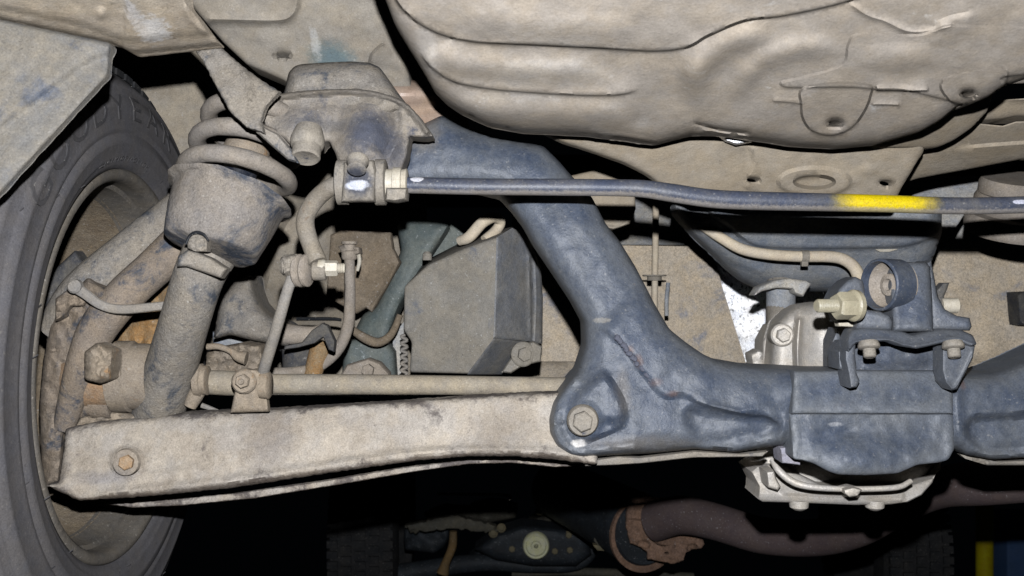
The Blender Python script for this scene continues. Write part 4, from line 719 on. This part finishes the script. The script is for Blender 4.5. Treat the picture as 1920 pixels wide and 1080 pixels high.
m = M(); sheet(m, [(646, 640), (690, 632), (726, 640), (740, 660), (744, 720), (640, 720)], [(650, 660, 1.38), (740, 660, 1.38)], res=7, thick=.04, edge=(14, .012)); obj(m, 'rail_foot', m_teal, TE)
m = M(); tube(m, [(660, 618, 1.33, 7), (684, 634, 1.33, 9), (706, 642, 1.33, 9), (724, 636, 1.33, 8), (738, 620, 1.33, 7), (750, 590, 1.33, 6)], n=10); obj(m, 'wire_loom', m_brown, TE)
m = M(); sheet(m, [(736, 630), (760, 600), (764, 700), (740, 710)], [(750, 650, 1.4)], res=8, thick=.01); obj(m, 'shadow_gusset', m_ledge, TE)
m = M(); sheet(m, [(620, 440), (640, 432), (732, 436), (737, 466), (750, 492), (724, 540), (697, 585), (686, 577), (668, 588), (640, 572), (612, 556)], [(640, 450, 1.32), (740, 470, 1.33), (680, 580, 1.34)], res=6, thick=.02, edge=(6, .003), dent=(.005, 3), feats=[('lip', [(740, 492), (716, 540), (690, 576)], 6, -.005, 20)]); obj(m, 'brown_plate', m_brown, label='dirty brown octagonal plate behind the curved hose', cat='plate')
HO = thing('curved_hose', 'dusty hose curving down and left beside the brown plate', 'hose', (650, 660, 1.2))
m = M(); tube(m, [(655, 476, 1.2, 10), (656, 520, 1.2, 10), (656, 570, 1.2, 10.5), (653, 608, 1.2, 11), (640, 645, 1.2, 11), (618, 672, 1.2, 11), (586, 692, 1.2, 11), (545, 699, 1.2, 11), (505, 700, 1.2, 11)], n=14); obj(m, 'hose_run', m_rubhose, HO)
m = M(); lathe(m, V(655, 484, 1.2), UP, [(-.002, .008), (.0, .0095), (.008, .0095), (.009, .007), (.016, .007), (.017, .0095), (.02, .0095)], 14); sheet(m, [(634, 462), (650, 456), (674, 464), (676, 476), (662, 480), (640, 474)], [(655, 468, 1.2)], res=4, thick=.015, edge=(5, .004), dent=(.006, 9)); obj(m, 'hose_fitting', m_rubhose, HO)
m = M(); tube(m, [(672, 474, 1.2, 4), (674, 490, 1.2, 4), (670, 508, 1.2, 3)], n=8); obj(m, 'hose_clip', m_zinc, HO)
m = M(); tube(m, [(556, 598, 1.3, 3.5), (620, 598, 1.3, 3.5), (640, 600, 1.3, 3)], n=8); obj(m, 'thin_cable', m_black, label='thin dark cable crossing behind the curved hose', cat='cable')

TA = thing('trailing_arm', 'grey cast arm end in the shadow behind the drop link', 'suspension arm', (480, 620, 1.15))
m = M(); sheet(m, [(400, 636), (412, 560), (440, 528), (472, 515), (477, 545), (486, 570), (506, 592), (540, 610), (556, 630), (540, 650), (480, 640), (430, 628)], [(420, 600, 1.16), (540, 630, 1.16), (470, 530, 1.18)], res=5, thick=.05, edge=(22, .02), dent=(.002, 4), rnd=3); obj(m, 'arm_casting', m_strut, TA)
m = M(); tube(m, [(530, 625, 1.15, 20), (560, 628, 1.15, 18), (590, 626, 1.15, 15), (612, 610, 1.15, 8)], n=16); obj(m, 'arm_stub', m_rubhose, TA)
m = M(); sheet(m, [(584, 620), (604, 606), (614, 610), (628, 640), (626, 660), (616, 656), (606, 632), (590, 644), (560, 652), (532, 656), (534, 648), (566, 642)], [(600, 630, 1.13)], res=4, thick=.012, edge=(4, .003)); obj(m, 'clip_plate', m_rubber, TA)
m = M(); sheet(m, [(398, 622), (440, 626), (540, 646), (520, 660), (400, 648)], [(460, 640, 1.22)], res=6, thick=.03, edge=(6, .004)); obj(m, 'lower_web', m_muf, TA)
BC = thing('brake_caliper', 'mud caked brake caliper lumps behind the slim drop link', 'caliper', (440, 690, 1.12))
m = M(); sheet(m, [(384, 690), (388, 660), (410, 650), (438, 648), (450, 644), (490, 650), (494, 700), (384, 704)], [(400, 680, 1.12), (490, 680, 1.12)], res=5, thick=.05, edge=(10, .01), dent=(.012, 5), rough=3); obj(m, 'caliper_body', m_hub, BC)
m = M(); tube(m, [(388, 650, 1.09, 6), (410, 650, 1.09, 6), (432, 658, 1.09, 6), (446, 668, 1.09, 10), (462, 672, 1.09, 13)], n=12); obj(m, 'bleed_pipe', m_hub, BC)
BS = thing('bump_cup', 'small dark cup with an orange rusty insert left of the hose', 'cup', (580, 690, 1.2))
m = M(); lathe(m, V(562, 690, 1.22), UP, [(-.01, .02), (.028, .022), (.03, .018)], 24); obj(m, 'cup_shell', m_rubber, BS)
m = M(); lathe(m, V(590, 690, 1.20), UP + RIGHT * .3, [(-.01, .011), (.03, .013), (.034, .008)], 18); obj(m, 'rust_insert', m_rusthub, BS, label='orange rusty insert')
m = M(); sheet(m, [(640, 700), (650, 684), (690, 672), (712, 680), (730, 700), (730, 716), (640, 716)], [(690, 695, 1.25)], res=5, thick=.02, edge=(6, .004)); bolt(m, V(690, 694, 1.24), TOCAM, .008, .006); obj(m, 'floor_clip', m_rubhose, label='small dusty clip with a bolt over the tube link', cat='clip')
m = M(); sheet(m, [(612, 742), (640, 742), (690, 748), (680, 758), (640, 752), (620, 748)], [(650, 748, 1.3)], res=4, thick=.01, edge=(3, .002)); obj(m, 'steel_tab', m_rubber, label='little shiny tab in the gap under the tube link', cat='tab')

# ------------------------------------------------------------------ exhaust
EX = thing('exhaust_pipe', 'brown black exhaust pipe with a flaky rusted flange', 'exhaust pipe', (1400, 1030, 1.9))
m = M(); tube(m, [(1225, 980, 2.0, 36), (1275, 966, 1.96, 36), (1340, 978, 1.92, 34), (1430, 1004, 1.88, 34), (1530, 1008, 1.82, 34), (1610, 990, 1.74, 34), (1690, 944, 1.66, 36), (1760, 915, 1.58, 38), (1850, 905, 1.5, 42), (2000, 892, 1.45, 44)], n=24); obj(m, 'pipe_run', m_exh, EX)
m = M(); sheet(m, [(1176, 955), (1184, 938), (1218, 936), (1290, 934), (1314, 938), (1322, 960), (1310, 998), (1320, 1020), (1314, 1028), (1296, 1030), (1284, 1040), (1282, 1050), (1264, 1056), (1232, 1052), (1214, 1048), (1214, 1036), (1196, 1022), (1182, 1018), (1174, 990)], [(1200, 960, 2.05), (1300, 960, 2.02), (1250, 1050, 2.02)], res=4, thick=.012, edge=(4, .002), dent=(.006, 6), rough=2.5, holes=[ell(1255, 1018, 5, 3, 8), ell(1250, 1037, 5, 2.5, 8)], feats=[('area', ell(1206, 1022, 12, 8, 10), 4, -.006), ('area', ell(1298, 1028, 10, 8, 10), 4, -.006), ('lip', [(1320, 988), (1250, 980), (1176, 972)], 4, .006, 40, 0)]); obj(m, 'flange', m_rust, EX)
m = M(); lathe(m, V(1246, 980, 2.02), TOCAM + RIGHT * .6, [(0, .043), (.006, .046), (.012, .043)], 30); obj(m, 'weld_ring', m_rust, EX)
CC = thing('catalytic_converter', 'dark round converter drum with a rusty rim behind the flange', 'converter', (1200, 1010, 2.2))
m = M(); lathe(m, V(1212, 1000, 2.12), TOCAM + RIGHT * .35, [(-.5, .075), (-.06, .078), (-.01, .074), (0, .066)], 40); obj(m, 'drum', m_farblue, CC)
m = M(); lathe(m, V(1206, 1000, 2.14), TOCAM + RIGHT * .35, [(0, .074), (.002, .081), (.012, .081), (.014, .074)], 44); obj(m, 'rim', m_rust, CC)
HB = thing('hanger_bracket', 'small tan loop bracket left of the rusty converter rim', 'bracket', (1130, 1000, 2.2))
m = M(); sheet(m, [(1114, 1014), (1118, 968), (1130, 960), (1146, 964), (1148, 1010), (1142, 1024), (1126, 1028)], [(1130, 990, 2.2)], res=4, thick=.012, edge=(4, .002), holes=[[(1124, 984), (1142, 986), (1141, 1000), (1123, 998)]]); bolt(m, V(1131, 1016, 2.195), TOCAM, .009, .006); obj(m, 'loop', m_far, HB)
m = M(); sheet(m, [(1112, 1022), (1148, 1024), (1152, 1034), (1120, 1032)], [(1130, 1028, 2.2)], res=4, thick=.02, edge=(3, .002)); obj(m, 'base_plate', m_fartan, HB)

# ------------------------------------------------------------------ far front underbody, dim beyond the flash
FS = thing('front_subframe', 'dim blue black front subframe far under the car', 'subframe', (1000, 1040, 2.7))
m = M(); sheet(m, [(930, 1000), (980, 985), (1040, 990), (1100, 1000), (1110, 1040), (1080, 1062), (1000, 1062), (930, 1050), (890, 1030)], [(1000, 1020, 2.62)], res=7, thick=.08, edge=(14, .03)); obj(m, 'centre_casting', m_farblue, FS)
m = M(); lathe(m, V(1005, 1023, 2.58), TOCAM, [(-.02, .034), (.006, .034), (.01, .031), (.008, .026), (.002, .025), (.002, .013), (.006, .012), (.006, .006), (-.01, .005)], 40); obj(m, 'bush', m_cream, FS, label='pale cream ring bush')
m = M(); tube(m, [(700, 1085, 2.7, 20), (800, 1068, 2.7, 18), (900, 1055, 2.68, 16), (1000, 1062, 2.66, 12), (1080, 1058, 2.66, 12), (1112, 1030, 2.66, 10), (1112, 1000, 2.66, 8)], n=16); obj(m, 'lower_rail', m_farblue, FS)
m = M(); tube(m, [(960, 1076, 2.7, 7), (1060, 1072, 2.7, 8), (1200, 1076, 2.7, 8), (1300, 1082, 2.7, 8)], n=10); obj(m, 'cross_rod', m_far, FS)
random.seed(11)
for (x, y, a, b) in ((850, 966, 60, 16), (930, 962, 54, 20), (1040, 978, 60, 20), (1085, 966, 50, 14), (800, 1010, 50, 36), (930, 1044, 60, 28), (1060, 1030, 40, 16)):
    m = M(); q = []
    for k in range(10):
        t = 2 * math.pi * k / 10; r_ = random.uniform(.7, 1.1); q.append((x + a * math.cos(t) * r_, y + b * math.sin(t) * r_))
    sheet(m, q, [(x, y, 2.74)], res=7, thick=.05, edge=(8, .02), dent=(.03, 2)); obj(m, 'casting_lump', m_far if y < 1000 else m_farblue, FS)
for (x, y) in ((925, 1000), (940, 990), (960, 1030), (1066, 1004), (1068, 1032), (1040, 1034), (1012, 958)):
    m = M(); bolt(m, V(x, y, 2.6), TOCAM + UP * .3, .009, .012, .012); obj(m, 'bolt', m_fartan, FS)
m = M(); tube(m, [(850, 996, 2.5, 7), (848, 1025, 2.5, 8), (836, 1055, 2.5, 8), (830, 1075, 2.5, 12)], n=12); obj(m, 'brown_link', m_farbrown, label='dim brown stub link hanging left of the cream bush', cat='link rod')
m = M(); sheet(m, [(760, 985), (850, 965), (930, 985), (940, 1000), (850, 992), (770, 1000)], [(850, 985, 2.6)], res=6, thick=.02, edge=(4, .01), rough=5); obj(m, 'heat_shield_edge', m_far, label='ragged dim shield edge above the brown link', cat='heat shield')
def far_tyre(name, label, x0, x1, d, y):
    t = thing(name, label, 'wheel', ((x0 + x1) / 2, y, d)); wd = (x1 - x0) * d / F; R = .30
    c = V(x0, y, d) + np.array([0, R, 0]); m = M(); lathe(m, c, RIGHT, [(0, R - .03), (.012, R), (wd - .012, R), (wd, R - .03), (wd, .2), (0, .2), (0, R - .03)], 60); obj(m, 'tyre', m_tread, t)
    m = M()
    for k in range(70):
        for j in range(5):
            a = 2 * math.pi * (k + .5 * (j % 2)) / 70; u = np.array([0, math.sin(a), math.cos(a)]); v = np.array([0, math.cos(a), -math.sin(a)])
            box(m, c + RIGHT * wd * (j + .5) / 5 + u * R, (wd * .15, .019, .014), (RIGHT, v, u))
    obj(m, 'tread_block', m_tread, t, kind='stuff'); return t
far_tyre('car_wheel', 'far dim tyre tread left of the front subframe', 610, 740, 2.6, 1030)
far_tyre('car_wheel', 'far dim tyre tread below the brown exhaust pipe', 1665, 1790, 2.6, 1060)
m = M(); lathe(m, V(1846, 1300, 4.2), UP, [(0, .035), (1.05, .035)], 24); obj(m, 'garage_post', m_yel, label='dim yellow post far off at the lower right', cat='post')
m = M(); box(m, V(2010, 1120, 4.4), (.72, .3, .72)); obj(m, 'blue_locker', m_shed, bevel=.01, label='dim blue metal locker right of the yellow post', cat='locker')
m = M(); tube(m, [(820, 926, 1.9, 2.5), (900, 927, 1.9, 3), (952, 929, 1.9, 3), (956, 938, 1.9, 2)], n=8); obj(m, 'brake_pipe', m_clamp, label='thin bright pipe edge in the dark below the control arm', cat='pipe')
